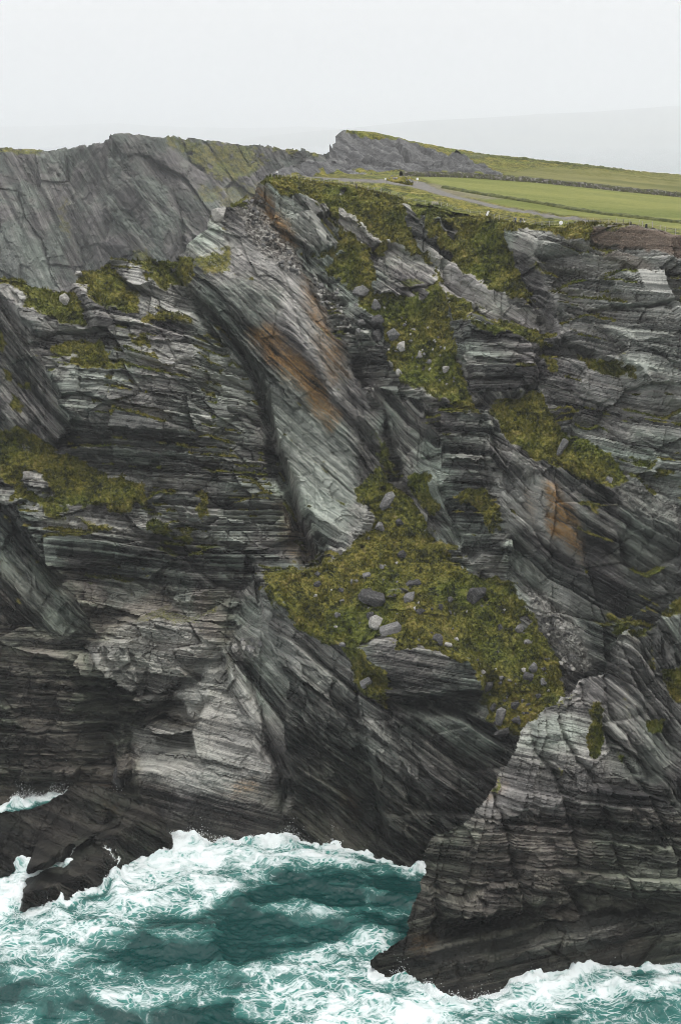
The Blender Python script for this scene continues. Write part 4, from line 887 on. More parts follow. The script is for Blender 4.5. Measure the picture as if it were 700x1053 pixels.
bp = N.n('Bump', Strength=.6, Distance=.4, Height=N.noise(pos, 1.6, 4, .7)); N.set(N.b.inputs['Normal'], bp)
TOP.data.materials.append(N.m)

# ================================================================== FAR HILLS IN THE HAZE
def far_hill(name, prof, Y0, depth, seed):
    xs = np.linspace(prof[0][0], prof[-1][0], 220)
    pr = np.interp(xs, [p[0] for p in prof], [p[1] for p in prof])
    n = 40
    V = []
    for j in range(n):
        t = j / (n - 1)
        for x, y in zip(xs, pr):
            c = P(x, y, Y0); k = (t - .5) * 2
            yy = Y0 + depth * k
            z = (c[2] + 60) * (1 - abs(k) ** 1.6) - 60
            V.append((c[0] * (1 + .1 * k), yy, z))
    V = np.array(V)
    V[:, 2] += fbm(V[:, 0], V[:, 1], 0 * V[:, 0], 2600, 4, seed) * 45 * (V[:, 2] > 0)
    m = len(xs); i, j = np.meshgrid(np.arange(m - 1), np.arange(n - 1)); a = (j * m + i).ravel()
    o = mesh_np(name, V, np.stack([a, a + 1, a + 1 + m, a + m], 1)); structure(o); return o
N = NT('far_hillside'); pos = N.n('NewGeometry').outputs['Position']
N.set(N.b.inputs['Base Color'], N.mix(N.rng(N.noise(pos, .0008, 5, .6), .4, .6), (.05, .06, .03), (.11, .11, .05))); N.b.inputs['Roughness'].default_value = .95
for nm, prof, Y0, dp, sdv in (('hill', [(250, 141), (330, 134), (430, 125), (520, 119), (600, 114), (700, 108), (800, 103), (950, 100)], 33000, 5000, 5), ('hill', [(-250, 133), (-100, 130), (0, 131), (120, 127), (230, 132), (330, 131), (420, 136), (520, 141)], 42000, 4000, 9)):
    far_hill(nm, prof, Y0, dp, sdv).data.materials.append(N.m)

# ================================================================== SEA
SX0, SX1, SY0, SY1, SR = -98, 98, 228, 352, .27
nx, ny = int((SX1 - SX0) / SR) + 1, int((SY1 - SY0) / SR) + 1
wx, wy = np.meshgrid(np.linspace(SX0, SX1, nx), np.linspace(SY0, SY1, ny))
wpx, wpy = pix(wx, wy, 0 * wx)
# where the rocks stand in the water, and how far each patch of sea is from them
rock_in = np.zeros(wx.shape)
for L in (CL, FO, WR):
    s = L.keep & (L.Z > -2.5) & (L.Z < 4)
    i = ((L.X[s] - SX0) / SR).astype(int); j = ((L.Y[s] - SY0) / SR).astype(int)
    k = (i >= 0) & (i < nx) & (j >= 0) & (j < ny); rock_in[j[k], i[k]] = 1
near = sum(w * np.clip(blur(rock_in, r) * g, 0, 1) for r, g, w in ((3, 4, .45), (8, 5, .35), (20, 6, .25)))
FM = [ # (outline in the photograph, amount)
 ([(175, 850), (250, 862), (300, 855), (340, 862), (400, 890), (350, 895), (300, 890), (260, 905), (200, 925), (160, 940), (110, 965), (60, 985), (-40, 990), (-40, 930), (60, 935), (120, 905), (170, 880)], .70),
 ([(-60, 915), (0, 895), (30, 885), (70, 884), (40, 898), (20, 935), (-60, 945)], 1.1), ([(175, 852), (240, 858), (235, 880), (180, 905), (120, 925), (90, 930), (140, 890)], 1.0),
 ([(230, 1010), (290, 985), (360, 965), (410, 960), (440, 1000), (470, 1035), (440, 1060), (330, 1060), (250, 1045)], .72), ([(370, 970), (400, 990), (445, 1020), (500, 1030), (600, 1000), (720, 990), (720, 1015), (600, 1035), (500, 1045), (420, 1030)], .95), ([(330, 1010), (450, 1015), (480, 1060), (300, 1060)], .85),
 ([(80, 1000), (180, 985), (260, 1000), (240, 1030), (130, 1040)], .52), ([(370, 865), (440, 888), (440, 895), (380, 885)], .85), ([(260, 930), (330, 925), (430, 935), (430, 945), (340, 940)], .40), ([(-40, 985), (60, 960), (100, 985), (40, 1010), (-40, 1020)], .5), ([(580, 1020), (720, 1010), (720, 1060), (600, 1060)], .45), ([(440, 1045), (560, 1040), (580, 1060), (440, 1060)], .5), ([(-40, 818), (60, 812), (62, 822), (0, 834), (-40, 840)], .9),
 ([(0, 1030), (80, 1020), (120, 1045), (60, 1060), (0, 1060)], .38)]
u1 = fbm(wx, wy, 0 * wx, 14, 3, 91); u2 = fbm(wx, wy, 0 * wx, 14, 3, 92)
foam = np.zeros(wx.shape)
for pl, amt in FM: foam = np.maximum(foam, amt * poly_mask(wpx + u1 * 18, wpy + u2 * 9, pl, 14))
foam = np.maximum(foam * .95, near * .95)
foam = foam + .16 * fbm(wx, wy * 1.6, 0 * wx, 11, 3, 93) + .04
# chop: short crests running roughly along the shore
rw = lambda v: 1 - np.abs(v)
swp = np.sin((wy * .92 + wx * .38) * 2 * math.pi / 21 + u1 * 2.4); sw = .95 * (np.abs(swp + 1) / 2) ** 1.6 * 1.5 - .7
foam = foam + .16 * sst(.35, .95, swp)
ch = .62 * rw(fbm(wx * .8 + wy * .25 + u1 * 2, wy * 1.3 - wx * .2, 0 * wx, 9, 3, 94)) + .34 * rw(fbm(wx * .8 + u2, wy * 1.35, 0 * wx, 3.4, 3, 95)) + .15 * fbm(wx, wy, 0 * wx, 1.2, 2, 96)
sp = sst(.55, 1.05, near) * np.clip(fbm(wx, wy, 0 * wx, 4.0, 3, 97), 0, 2) * 2.0
wz = sw + ch * 1.25 - 1.35 + sp + .35 * np.clip(foam, 0, 1) * np.abs(fbm(wx, wy, 0 * wx, 1.7, 3, 98))
ed = np.minimum.reduce([(wx - SX0), (SX1 - wx), (wy - SY0), (SY1 - wy)]); wz = wz * sst(0, 4, ed)
V = np.stack([wx.ravel(), wy.ravel(), wz.ravel()], 1)
a = (np.arange(ny - 1)[:, None] * nx + np.arange(nx - 1)[None]).ravel()
F = np.stack([a, a + 1, a + 1 + nx, a + nx], 1)
fo_all = foam.ravel()
# the rest of the sea, out to the horizon
OX = [-56000, -9000, -3000, -1000, -350, SX0, SX1, 350, 1000, 3000, 9000, 56000]; OY = [-12000, -3000, -900, -250, 0, 120, SY0, SY1, 500, 900, 2500, 6000, 14000, 53000]
ov = []; of = []; base = len(V); kk = {}
def oid(x, y):
    if (x, y) not in kk: kk[(x, y)] = base + len(ov); ov.append((x, y, 0.0))
    return kk[(x, y)]
for i in range(len(OX) - 1):
    for j in range(len(OY) - 1):
        if OX[i] == SX0 and OY[j] == SY0: continue
        of.append([oid(OX[i], OY[j]), oid(OX[i + 1], OY[j]), oid(OX[i + 1], OY[j + 1]), oid(OX[i], OY[j + 1])])
V = np.concatenate([V, np.array(ov)]); F = np.concatenate([F, np.array(of)])
SEA = mesh_np('sea', V, F); structure(SEA)
at = SEA.data.attributes.new('foam', 'FLOAT', 'POINT'); at.data.foreach_set('value', np.concatenate([fo_all, np.full(len(ov), .12)]).astype(np.float32))
N = NT('sea_water'); pos = N.n('NewGeometry').outputs['Position']; fa = N.attr('foam').outputs['Fac']
wv = N.n('TexNoise', Vector=N.vscale(pos, (.11, .14, .14)), Scale=1.0, Detail=3.0)
wpv = N.n('VectorMath', operation='MULTIPLY_ADD'); N.set(wpv.inputs[0], wv.outputs['Color']); wpv.inputs[1].default_value = (10, 8, 0); N.set(wpv.inputs[2], pos)
fp = N.vscale(wpv.outputs[0], (1, 1.35, .3))
n1 = N.noise(fp, .10, 6, .60, .4); n2 = N.noise(fp, .42, 6, .66, .5); n3 = N.noise(fp, 1.6, 4, .65)
def cells(sc_, off):
    mp = N.n('Mapping', Vector=fp); mp.inputs['Location'].default_value = (off, off * .7, 0)
    return N.n('TexVoronoi', Vector=mp.outputs[0], Scale=sc_, feature='DISTANCE_TO_EDGE').outputs['Distance']
fn = N.math('ADD', fa, N.math('ADD', N.math('MULTIPLY', N.math('SUBTRACT', n1, .5), 1.5), N.math('MULTIPLY', N.math('SUBTRACT', n2, .5), 1.1)))
def net(sc_, off, lo, k, soft):
    w = N.math('MULTIPLY', N.math('SUBTRACT', N.math('ADD', fn, N.math('MULTIPLY', N.math('SUBTRACT', n3, .5), .9)), lo), k)
    return N.rng(N.math('SUBTRACT', w, cells(sc_, off)), -soft * .3, soft, smooth=True)
fm = N.math('MAXIMUM', net(.15, 3, .42, .42, .20), N.math('MAXIMUM', N.math('MULTIPLY', net(.60, 11, .36, .46, .20), .8), N.rng(fn, .95, 1.55)), True)
aer = N.rng(N.math('ADD', fa, N.math('MULTIPLY', N.math('SUBTRACT', n1, .5), 1.6)), .15, 1.0)
wcol = N.mix(aer, (.002, .032, .030), (.075, .25, .22))
col = N.mix(fm, wcol, (.60, .645, .645))
N.set(N.b.inputs['Base Color'], col); N.set(N.b.inputs['Roughness'], N.rng(fm, 0, 1, .12, .85)); N.b.inputs['IOR'].default_value = 1.33
N.set(N.b.inputs['Specular IOR Level'], N.rng(fm, 0, 1, .42, .1))
hh = N.math('ADD', N.math('MULTIPLY', N.noise(pos, 1.1, 5, .65), .8), N.math('MULTIPLY', fm, .25))
bp = N.n('Bump', Strength=.8, Distance=.35, Height=hh); N.set(N.b.inputs['Normal'], bp)
SEA.data.materials.append(N.m)

# ================================================================== SPRAY
r = np.random.default_rng(23)
edge_w = (rock_in < .5) * np.clip(blur(rock_in, 3) * 3, 0, 1) * sst(.05, .7, fbm(wx, wy, 0 * wx, 9, 2, 111)) * (wpx > -20) * (wpx < 720)
pw_ = edge_w.ravel(); pw_ = pw_ / pw_.sum(); nd = 16000
pk = r.choice(len(pw_), nd, p=pw_); c0 = V[pk] + np.stack([r.normal(0, .5, nd), r.normal(0, .5, nd), r.exponential(.75, nd) * (.3 + 1.5 * sst(0, .8, fbm(V[pk][:, 0], V[pk][:, 1], 0 * pk, 5, 2, 112)))], 1)
sz = r.uniform(.025, .085, nd)[:, None]
T4 = np.array([(1, 1, 1), (1, -1, -1), (-1, 1, -1), (-1, -1, 1)], float)
SV = (c0[:, None, :] + T4[None] * sz[:, None, :] * r.uniform(.6, 1.4, (nd, 4, 1))).reshape(-1, 3)
SF4 = (np.arange(nd)[:, None, None] * 4 + np.array([(0, 1, 2), (0, 3, 1), (0, 2, 3), (1, 3, 2)])[None]).reshape(-1, 3)
SPR = mesh_np('spray', SV, SF4, True); SPR['kind'] = 'stuff'; SPR['label'] = 'white spray thrown up where the surf meets the rocks'; SPR['category'] = 'spray'
N = NT('spray_drops'); N.b.inputs['Base Color'].default_value = (.8, .83, .83, 1); N.b.inputs['Roughness'].default_value = .6; SPR.data.materials.append(N.m)

# ================================================================== BOULDERS
def surf(L, px, py, r=1.6):
    for k in range(5):
        m = L.keep & (np.abs(L.px - px) < r) & (np.abs(L.py - py) < r)
        if m.any(): break
        r *= 2
    X, Y, Z = L.X[m], L.Y[m], L.Z[m]
    o = np.argsort(Y)[:max(1, len(Y) // 3)]
    return np.array((X[o].mean(), Y[o].mean(), Z[o].mean()))
def stone_mesh(seed, sub, cuts, flat=1.0):
    """angular block: hull of a few corner points, edges knocked off"""
    r = random.Random(seed); bm = bmesh.new()
    for k in range(15 if sub > 1 else 10):
        c = Vector((r.gauss(0, 1), r.gauss(0, 1), r.gauss(0, 1))).normalized() * r.uniform(.72, 1.0)
        c = Vector([math.copysign(abs(q) ** .75, q) for q in c])
        bm.verts.new(c)
    g = bmesh.ops.convex_hull(bm, input=bm.verts[:]); bmesh.ops.delete(bm, geom=[v for v in bm.verts if not v.link_faces], context='VERTS')
    if sub > 1:
        bmesh.ops.bevel(bm, geom=bm.edges[:], offset=.05, segments=1, affect='EDGES', profile=.5)
        for v in bm.verts: v.co *= 1 + r.uniform(-.04, .04)
    bmesh.ops.recalc_face_normals(bm, faces=bm.faces[:])
    me = bpy.data.meshes.new('boulder'); bm.to_mesh(me); bm.free()
    ext = max(max(abs(v.co[i]) for v in me.vertices) for i in range(3))
    for v in me.vertices: v.co /= ext
    return me
def stone_mat(name, c0, c1, c2):
    N = NT(name); tc = N.n('TexCoord'); pos = N.n('NewGeometry').outputs['Position']
    f = N.noise(N.vscale(tc.outputs['Object'], (1.2, 1.2, 5)), 1.6, 4, .65); g = N.noise(pos, 2.2, 4, .7)
    v = N.math('ADD', N.math('MULTIPLY', f, .55), N.math('MULTIPLY', g, .55))
    N.set(N.b.inputs['Base Color'], N.ramp(v, [(.38, c0), (.54, c1), (.72, c2)])); N.b.inputs['Roughness'].default_value = .85; N.b.inputs['Specular IOR Level'].default_value = .2
    N.set(N.b.inputs['Normal'], N.n('Bump', Strength=.6, Distance=.15, Height=g)); return N.m
ST = {'pale': stone_mat('pale_stone', (.12, .115, .105), (.27, .26, .24), (.44, .43, .40)), 'grey': stone_mat('grey_stone', (.05, .05, .05), (.125, .122, .12), (.25, .245, .235)), 'dark': stone_mat('dark_stone', (.018, .018, .019), (.045, .044, .044), (.13, .127, .122))}
SM = [stone_mesh(100 + i, 3, 9) for i in range(10)]; SS = [stone_mesh(200 + i, 1, 7) for i in range(8)]
mesh_cache = {}
def boulder(px, py, w, h, tone, label, group=None, seed=0, rot=None, small=False, deep=.85, name='boulder', L=None):
    r = random.Random(seed * 31 + int(px * 7 + py))
    base = surf(L or CL, px, py + h * .25)
    sc = np.linalg.norm(base - np.array((0, 0, CAM_H))) / FPX
    src = r.choice(SS if small else SM)
    if (src.name, tone) not in mesh_cache:
        me = src.copy(); me.materials.append(ST[tone]); mesh_cache[(src.name, tone)] = me
    o = bpy.data.objects.new(name, mesh_cache[(src.name, tone)]); SC.collection.objects.link(o)
    W, Hh = w * sc / 2, h * sc / 2
    o.scale = (W * 1.08, (W + Hh) / 2 * deep, Hh * 1.1)
    o.rotation_euler = (r.uniform(-.25, .25), R(rot) if rot is not None else r.uniform(-.5, .5), r.uniform(-.5, .5))
    o.location = base + np.array((0, -.15 * Hh, Hh * .36))
    tag(o, label, 'boulder' if not small else 'stone', group)
    return o
B = [ # px, py, width, height, tone, tilt, label
 (371, 297, 21, 15, 'grey', 20, 'angular grey boulder at the top of the stone line in the upper turf gully'),
 (386, 311, 16, 18, 'grey', 25, 'rounded grey boulder just below the topmost angular one in the upper gully'),
 (387, 327, 14, 13, 'dark', 30, 'dark wedge boulder under the rounded grey one in the upper gully'),
 (372, 331, 9, 9, 'grey', 10, 'small grey boulder left of the wedge boulder in the upper gully'),
 (405, 342, 14, 17, 'grey', 35, 'fractured grey boulder right of and below the wedge boulder in the gully'),
 (413, 354, 12, 9, 'pale', 20, 'pale flat boulder at the foot of the fractured boulder in the gully'),
 (388, 343, 13, 12, 'dark', 40, 'dark boulder half buried below the wedge boulder in the gully'),
 (431, 362, 8, 12, 'pale', 15, 'narrow pale upright boulder in the middle of the upper turf gully'),
 (457, 378, 15, 15, 'pale', 8, 'pale cube-shaped boulder alone on the right of the upper turf gully'),
 (401, 374, 8, 8, 'pale', 0, 'small pale boulder above the larger pale one at the gully edge'),
 (410, 382, 11, 9, 'pale', -20, 'larger pale boulder at the lower left edge of the upper turf gully'),
 (398, 511, 13, 27, 'grey', -38, 'long grey slab leaning in the grass tongue above the shelf'),
 (392, 541, 13, 11, 'grey', -20, 'pale grey block at the left edge of the grass tongue'),
 (411, 536, 9, 12, 'dark', 20, 'dark upright boulder right of the pale grey block in the grass tongue'),
 (412, 569, 14, 12, 'dark', 10, 'black wedge boulder alone in the grass where tongue meets shelf'),
 (426, 598, 19, 9, 'dark', 12, 'flat dark boulder near the top middle of the shelf'),
 (326, 599, 13, 10, 'dark', 10, 'dark block near the left tip of the grassy shelf'),
 (327, 589, 7, 6, 'dark', 0, 'small dark stone on the back edge of the shelf tip'),
 (346, 631, 12, 12, 'grey', 0, 'grey rounded boulder alone on the left part of the shelf'),
 (352, 662, 9, 8, 'grey', 0, 'small grey block at the front edge of the shelf'),
 (361, 597, 5, 9, 'grey', 0, 'thin upright grey stone on the shelf left of the broken slab'),
 (377, 590, 9, 6, 'grey', 0, 'low grey stone behind the broken dark slab'),
 (384, 613, 28, 15, 'dark', -22, 'wide broken dark slab in the middle of the shelf'),
 (387, 638, 18, 14, 'pale', -25, 'pale block standing out in front of the broken dark slab'),
 (402, 644, 24, 12, 'grey', 10, 'grey slab lying right of the pale block'),
 (381, 631, 10, 8, 'dark', 0, 'dark lump behind the pale block'),
 (422, 612, 17, 9, 'grey', 25, 'tilted grey slab right of the broken dark slab'),
 (432, 626, 13, 7, 'dark', 10, 'low dark stone above the overhanging slab'),
 (454, 622, 9, 14, 'dark', 18, 'dark upright stone left of its twin on the upper shelf'),
 (463, 614, 11, 13, 'dark', -30, 'leaning dark stone right of its twin on the upper shelf'),
 (488, 609, 15, 24, 'dark', -35, 'tallest dark leaning boulder at the top right of the shelf'),
 (533, 644, 14, 13, 'grey', 0, 'square grey boulder on the right side of the shelf'),
 (543, 659, 10, 7, 'grey', 5, 'pale topped stone just below the square grey boulder'),
 (514, 643, 6, 8, 'dark', 0, 'small dark stone left of the square grey boulder'),
 (451, 656, 12, 14, 'dark', 0, 'dark knob on the turf behind the overhanging slab'),
 (461, 661, 9, 6, 'pale', 0, 'small pale stone beside the dark knob'),
 (548, 685, 9, 10, 'grey', 20, 'grey stone at the top of the lower right pair on the shelf'),
 (544, 694, 11, 9, 'dark', -20, 'dark stone at the bottom of the lower right pair on the shelf'),
 (557, 700, 11, 12, 'grey', 30, 'jagged grey stone right of the lower right pair'),
 (554, 714, 12, 9, 'dark', 0, 'dark stone close above the near spur on the shelf'),
 (530, 723, 18, 16, 'dark', 5, 'largest dark block of the cluster at the foot of the shelf'),
 (514, 734, 13, 18, 'grey', 0, 'light grey upright block in front of the cluster at the foot of the shelf'),
 (506, 726, 13, 13, 'dark', 0, 'dark block at the left of the cluster at the foot of the shelf'),
 (529, 740, 15, 9, 'dark', 0, 'low dark block under the largest one of the cluster'),
 (516, 752, 17, 10, 'dark', 20, 'lowest dark slab of the cluster at the foot of the shelf'),
 (516, 696, 11, 9, 'grey', 10, 'grey stone right of the overhanging slab'),
 (501, 705, 10, 14, 'dark', -30, 'dark slab leaning at the right end of the overhanging slab'),
 (497, 690, 7, 5, 'pale', 0, 'small pale stone above the right end of the overhanging slab'),
 (578, 458, 9, 19, 'grey', -18, 'upright pale grey boulder in the right hand turf patch'),
 (626, 492, 8, 7, 'grey', 0, 'small grey stone at the lower end of the right hand turf patch'),
 (226, 218, 20, 13, 'pale', 5, 'pale boulder perched on the skyline left of the great slab'),
 (82, 280, 9, 7, 'pale', 0, 'pale rounded stone on the corner of the left turf cap'),
 (67, 306, 9, 11, 'pale', 35, 'pale leaf-shaped stone lying in the leftmost turf cap'),
 (124, 795, 15, 36, 'dark', 3, 'tall pointed rock standing in front of the dark wall by the water'),
 (376, 700, 13, 9, 'grey', 20, 'grey stone in the turf left of the overhanging slab'),
 (560, 735, 9, 8, 'dark', 0, 'dark stone at the lowest corner of the shelf turf'),
]
for k, (px_, py_, w_, h_, tone, rot, lab) in enumerate(B):
    big = max(w_, h_) >= 9
    boulder(px_, py_, w_, h_, tone, lab, 'boulders lying on the cliff', seed=k, rot=-rot, small=not big)
# little stones that nothing tells apart, strewn over the turf
def strew(poly, n, s0, s1, tones, label, group, seed, Lr=None):
    r = random.Random(seed); xs = [p[0] for p in poly]; ys = [p[1] for p in poly]; c = 0
    while c < n:
        x, y = r.uniform(min(xs), max(xs)), r.uniform(min(ys), max(ys))
        if not inside(np.array([x]), np.array([y]), poly)[0]: continue
        s_ = s0 * (s1 / s0) ** (r.random() ** 2)
        boulder(x, y, s_ * r.uniform(.9, 1.5), s_, r.choice(tones), label, group, seed=seed * 100 + c, small=True, name='stone', L=Lr); c += 1
strew([(290, 600), (345, 585), (400, 570), (480, 600), (540, 625), (575, 690), (555, 740), (510, 735), (480, 680), (400, 648), (340, 650)], 70, 2.2, 5.0, ['grey', 'dark', 'pale'], 'one of the many small stones strewn over the turf of the shelf', 'small stones on the shelf', 5)
strew([(330, 285), (372, 320), (405, 370), (440, 385), (470, 400), (455, 340), (420, 320), (380, 300)], 34, 2.2, 5.0, ['pale', 'grey', 'grey'], 'one of the small stones strewn down the upper turf gully', 'small stones in the upper gully', 6)
strew([(237, 660), (262, 655), (272, 664), (262, 676), (240, 676)], 13, 5, 9, ['pale', 'grey', 'grey'], 'one of the pale stones heaped in the notch left of the shelf', 'stones heaped in the notch', 7)
strew([(250, 206), (264, 200), (282, 238), (302, 262), (312, 288), (296, 280), (270, 255)], 60, 2.4, 6.0, ['pale', 'grey', 'dark', 'grey'], 'one of the loose stones in the scree chute under the cliff-top corner', 'stones in the upper scree chute', 8)
strew([(318, 280), (345, 300), (375, 345), (358, 345), (332, 312)], 30, 2.4, 5.5, ['pale', 'grey'], 'one of the loose stones along the left edge of the upper gully', 'stones at the gully edge', 9)
strew([(540, 605), (562, 615), (590, 648), (600, 690), (580, 692), (562, 650)], 55, 2.4, 6.0, ['pale', 'grey', 'dark'], 'one of the loose stones in the scree chute right of the shelf', 'stones in the lower scree chute', 10)
strew([(505, 715), (540, 715), (560, 745), (530, 758), (508, 748)], 14, 3, 6.5, ['dark', 'grey'], 'one of the small stones among the block cluster at the foot of the shelf', 'small stones in the block cluster', 11)

# ================================================================== TURF BLADES
gr_m = NT('turf_blades'); pos = gr_m.n('NewGeometry').outputs['Position']
gr_m.set(gr_m.b.inputs['Base Color'], grass_col(gr_m, pos)); gr_m.b.inputs['Roughness'].default_value = .8; gr_m.b.inputs['Specular IOR Level'].default_value = .15
def turf(name, layers_, n, label):
    Vs, Fs, c = [], [], 0
    r = np.random.default_rng(17)
    for L, frac in layers_:
        ok = np.argwhere(L.keep & (L.M['grass'] > .55) & (L.py > 170) & (L.px > -30) & (L.px < 730))
        pk = ok[r.integers(0, len(ok), int(n * frac))]
        p = np.stack([L.X[pk[:, 0], pk[:, 1]], L.Y[pk[:, 0], pk[:, 1]], L.Z[pk[:, 0], pk[:, 1]]], 1) + r.normal(0, .1, (len(pk), 3))
        big = sst(-.1, .5, fbm(p[:, 0], p[:, 1], p[:, 2], 2.5, 2, 301))
        for b in range(3):
            ang = r.uniform(0, 2 * math.pi, len(p)); wd = r.uniform(.08, .18, len(p)); hh = r.uniform(.28, .62, len(p)) * (.5 + 1.0 * big); le = r.uniform(.1, .5, len(p)); la = r.uniform(0, 2 * math.pi, len(p))
            dx, dy = np.cos(ang) * wd, np.sin(ang) * wd
            base = p + np.stack([r.normal(0, .12, len(p)), r.normal(0, .12, len(p)), -.12 + 0 * wd], 1)
            a_ = base + np.stack([dx, dy, 0 * dx], 1); b_ = base - np.stack([dx, dy, 0 * dx], 1)
            t_ = base + np.stack([np.cos(la) * le * hh, np.sin(la) * le * hh - .25 * hh, hh + .12], 1)
            m = len(p); Vs.append(np.stack([a_, b_, t_], 1).reshape(-1, 3)); Fs.append(np.arange(c, c + 3 * m).reshape(-1, 3)); c += 3 * m
    o = mesh_np(name, np.concatenate(Vs), np.concatenate(Fs), False); o.data.materials.append(gr_m.m)
    o['kind'] = 'stuff'; o['label'] = label; o['category'] = 'grass'
turf('grass', [(CL, .92), (FO, .08)], 70000, 'olive turf of short tussocks on ledges and slopes of the cliff')

# ================================================================== FENCE, WALLS AND PEOPLE ON THE CLIFF TOP
POSTW = simple('weathered_post', (.22, .20, .175), (.46, .43, .39), 4); WIRE = simple('fence_wire', (.20, .20, .20), (.30, .30, .30), 8, .5); DPOST = simple('dark_post', (.05, .04, .035), (.12, .10, .085), 4)
fl = [(279, 177), (300, 180.5), (340, 186.5), (385, 195), (430, 205), (470, 213.5), (500, 219.5), (550, 227), (580, 230), (606, 228.5), (654, 229.5), (700, 239), (740, 248)]
fl_x = np.array([p[0] for p in fl]); fl_y = np.array([p[1] for p in fl])
fence = empty('post_fence', surf(CL, 279, 177)); tag(fence, 'long post and wire fence along the cliff edge beside the footpath', 'fence')
def box_mesh(name, sx, sy, sz, mat, bev=.015, taper=1.0):
    bm = bmesh.new(); bmesh.ops.create_cube(bm, size=1.0)
    for v in bm.verts:
        k = taper if v.co.z > 0 else 1
        v.co = Vector((v.co.x * sx * k, v.co.y * sy * k, (v.co.z + .5) * sz))
    if bev: bmesh.ops.bevel(bm, geom=bm.edges[:], offset=bev, segments=1, affect='EDGES')
    me = bpy.data.meshes.new(name); bm.to_mesh(me); bm.free(); me.materials.append(mat); return me
pm_ = [box_mesh('post', .13, .13, 1.75, POSTW, .02, .85), box_mesh('post', .16, .16, 1.55, DPOST, .02, .9), box_mesh('post', .11, .11, 1.65, POSTW, .015, .9)]
bases = []; x = 279.0
rf_ = random.Random(4)
while x < 738:
    y = float(np.interp(x, fl_x, fl_y)); p = surf(CL, x, y, 1.2); bases.append(p)
    x += 6.5 + rf_.uniform(0, 3.0)
def add_part(name, me, parent, loc, rot=(0, 0, 0)):
    o = bpy.data.objects.new(name, me); SC.collection.objects.link(o); o.parent = parent; o.location = Vector(loc) - parent.location; o.rotation_euler = rot; return o
zs = [p[2] for p in bases]
for i in range(len(bases)):                              # level out bumps of the turf
    w = [zs[j] for j in range(max(0, i - 2), min(len(bases), i + 3))]; bases[i] = np.array((bases[i][0], np.median([bases[j][1] for j in range(max(0, i - 2), min(len(bases), i + 3))]), np.median(w)))
for i, p in enumerate(bases):
    add_part('post', pm_[rf_.choice((0, 0, 0, 1, 2, 2))], fence, p - np.array((0, 0, .35)), (rf_.uniform(-.06, .06), rf_.uniform(-.06, .06), rf_.uniform(0, 1)))
def tube(name, pts, r, mat, parent, sides=4):
    V, F = [], []
    for i, p in enumerate(pts):
        for k in range(sides): V.append((p[0], p[1] + r * math.cos(k * 2 * math.pi / sides), p[2] + r * math.sin(k * 2 * math.pi / sides)))
    for i in range(len(pts) - 1):
        for k in range(sides): F.append((i * sides + k, i * sides + (k + 1) % sides, (i + 1) * sides + (k + 1) % sides, (i + 1) * sides + k))
    o = mesh_np(name, np.array(V) - (np.array(parent.location) if parent else 0), np.array(F), False); o.data.materials.append(mat)
    if parent: o.parent = parent
    return o
for hz in (.45, .85, 1.22): tube('wire', [p + np.array((0, 0, hz)) for p in bases], .018, WIRE, fence)
def bank(name, line, w, h, mat, label, cat, seed, group=None):
    pts = []
    P0 = [top_pt(*p) for p in line]
    for i in range(len(P0) - 1):
        n = max(2, int(np.linalg.norm(P0[i + 1] - P0[i]) / .9))
        pts += [P0[i] + (P0[i + 1] - P0[i]) * t for t in np.linspace(0, 1, n, endpoint=False)]
    pts.append(P0[-1]); pts = np.array(pts); n = len(pts)
    tang = np.gradient(pts, axis=0); tang /= np.linalg.norm(tang[:, :2], axis=1)[:, None] + 1e-6
    nor = np.stack([-tang[:, 1], tang[:, 0]], 1)
    prof = [(-1, -.4), (-.85, .35), (-.6, .8), (-.25, 1.0), (.25, 1.0), (.6, .8), (.85, .35), (1, -.4)]
    V = []
    for a_, b_ in prof:
        q = pts.copy(); q[:, 0] += nor[:, 0] * a_ * w / 2; q[:, 1] += nor[:, 1] * a_ * w / 2
        q[:, 2] = [top_z(*c[:2]) if TX0 < c[0] < TX1 else c[2] for c in q]
        q[:, 2] += b_ * h
        q += np.stack([fbm(q[:, 0], q[:, 1], q[:, 2] + a_ * 3, 1.8, 3, seed + k) for k in range(3)], 1) * np.array((.25, .25, .30)) * min(1, h)
        V.append(q)
    V = np.array(V); m = len(prof); V = V.reshape(-1, 3); F = [(k * n + i, k * n + i + 1, (k + 1) * n + i + 1, (k + 1) * n + i) for k in range(m - 1) for i in range(n - 1)]
    o = mesh_np(name, V, np.array(F), False); o.data.materials.append(mat); tag(o, label, cat, group); return o
STONY = NT('mossy_bank'); pos = STONY.n('NewGeometry').outputs['Position']; vo = STONY.n('TexVoronoi', Vector=pos, Scale=1.6); nb = STONY.noise(pos, .8, 4, .65)
STONY.set(STONY.b.inputs['Base Color'], STONY.mix(STONY.rng(nb, .42, .58), STONY.ramp(STONY.n('SeparateColor', Color=vo.outputs['Color']).outputs[0], [(0, (.02, .018, .015)), (.6, (.06, .055, .048)), (1, (.20, .19, .17))]), (.045, .048, .014))); STONY.b.inputs['Roughness'].default_value = .95
GBANK = NT('grassy_bank'); pos = GBANK.n('NewGeometry').outputs['Position']; GBANK.set(GBANK.b.inputs['Base Color'], GBANK.mix(GBANK.rng(GBANK.noise(pos, .7, 4, .7), .4, .6), (.035, .045, .012), (.095, .10, .025))); GBANK.b.inputs['Roughness'].default_value = .95
bank('field_wall', [(412, 180.5), (480, 182.5), (550, 187.5), (620, 194.5), (700, 202.5), (780, 211)], 3.0, 1.7, STONY.m, 'long dark stone wall with rough grass between the two fields', 'wall', 401)
bank('turf_bank', [(456, 193.5), (480, 197.5), (560, 210.5), (630, 221.5), (700, 229.5), (780, 241)], 2.4, .85, GBANK.m, 'low green turf bank across the near field behind the fence', 'bank', 402)
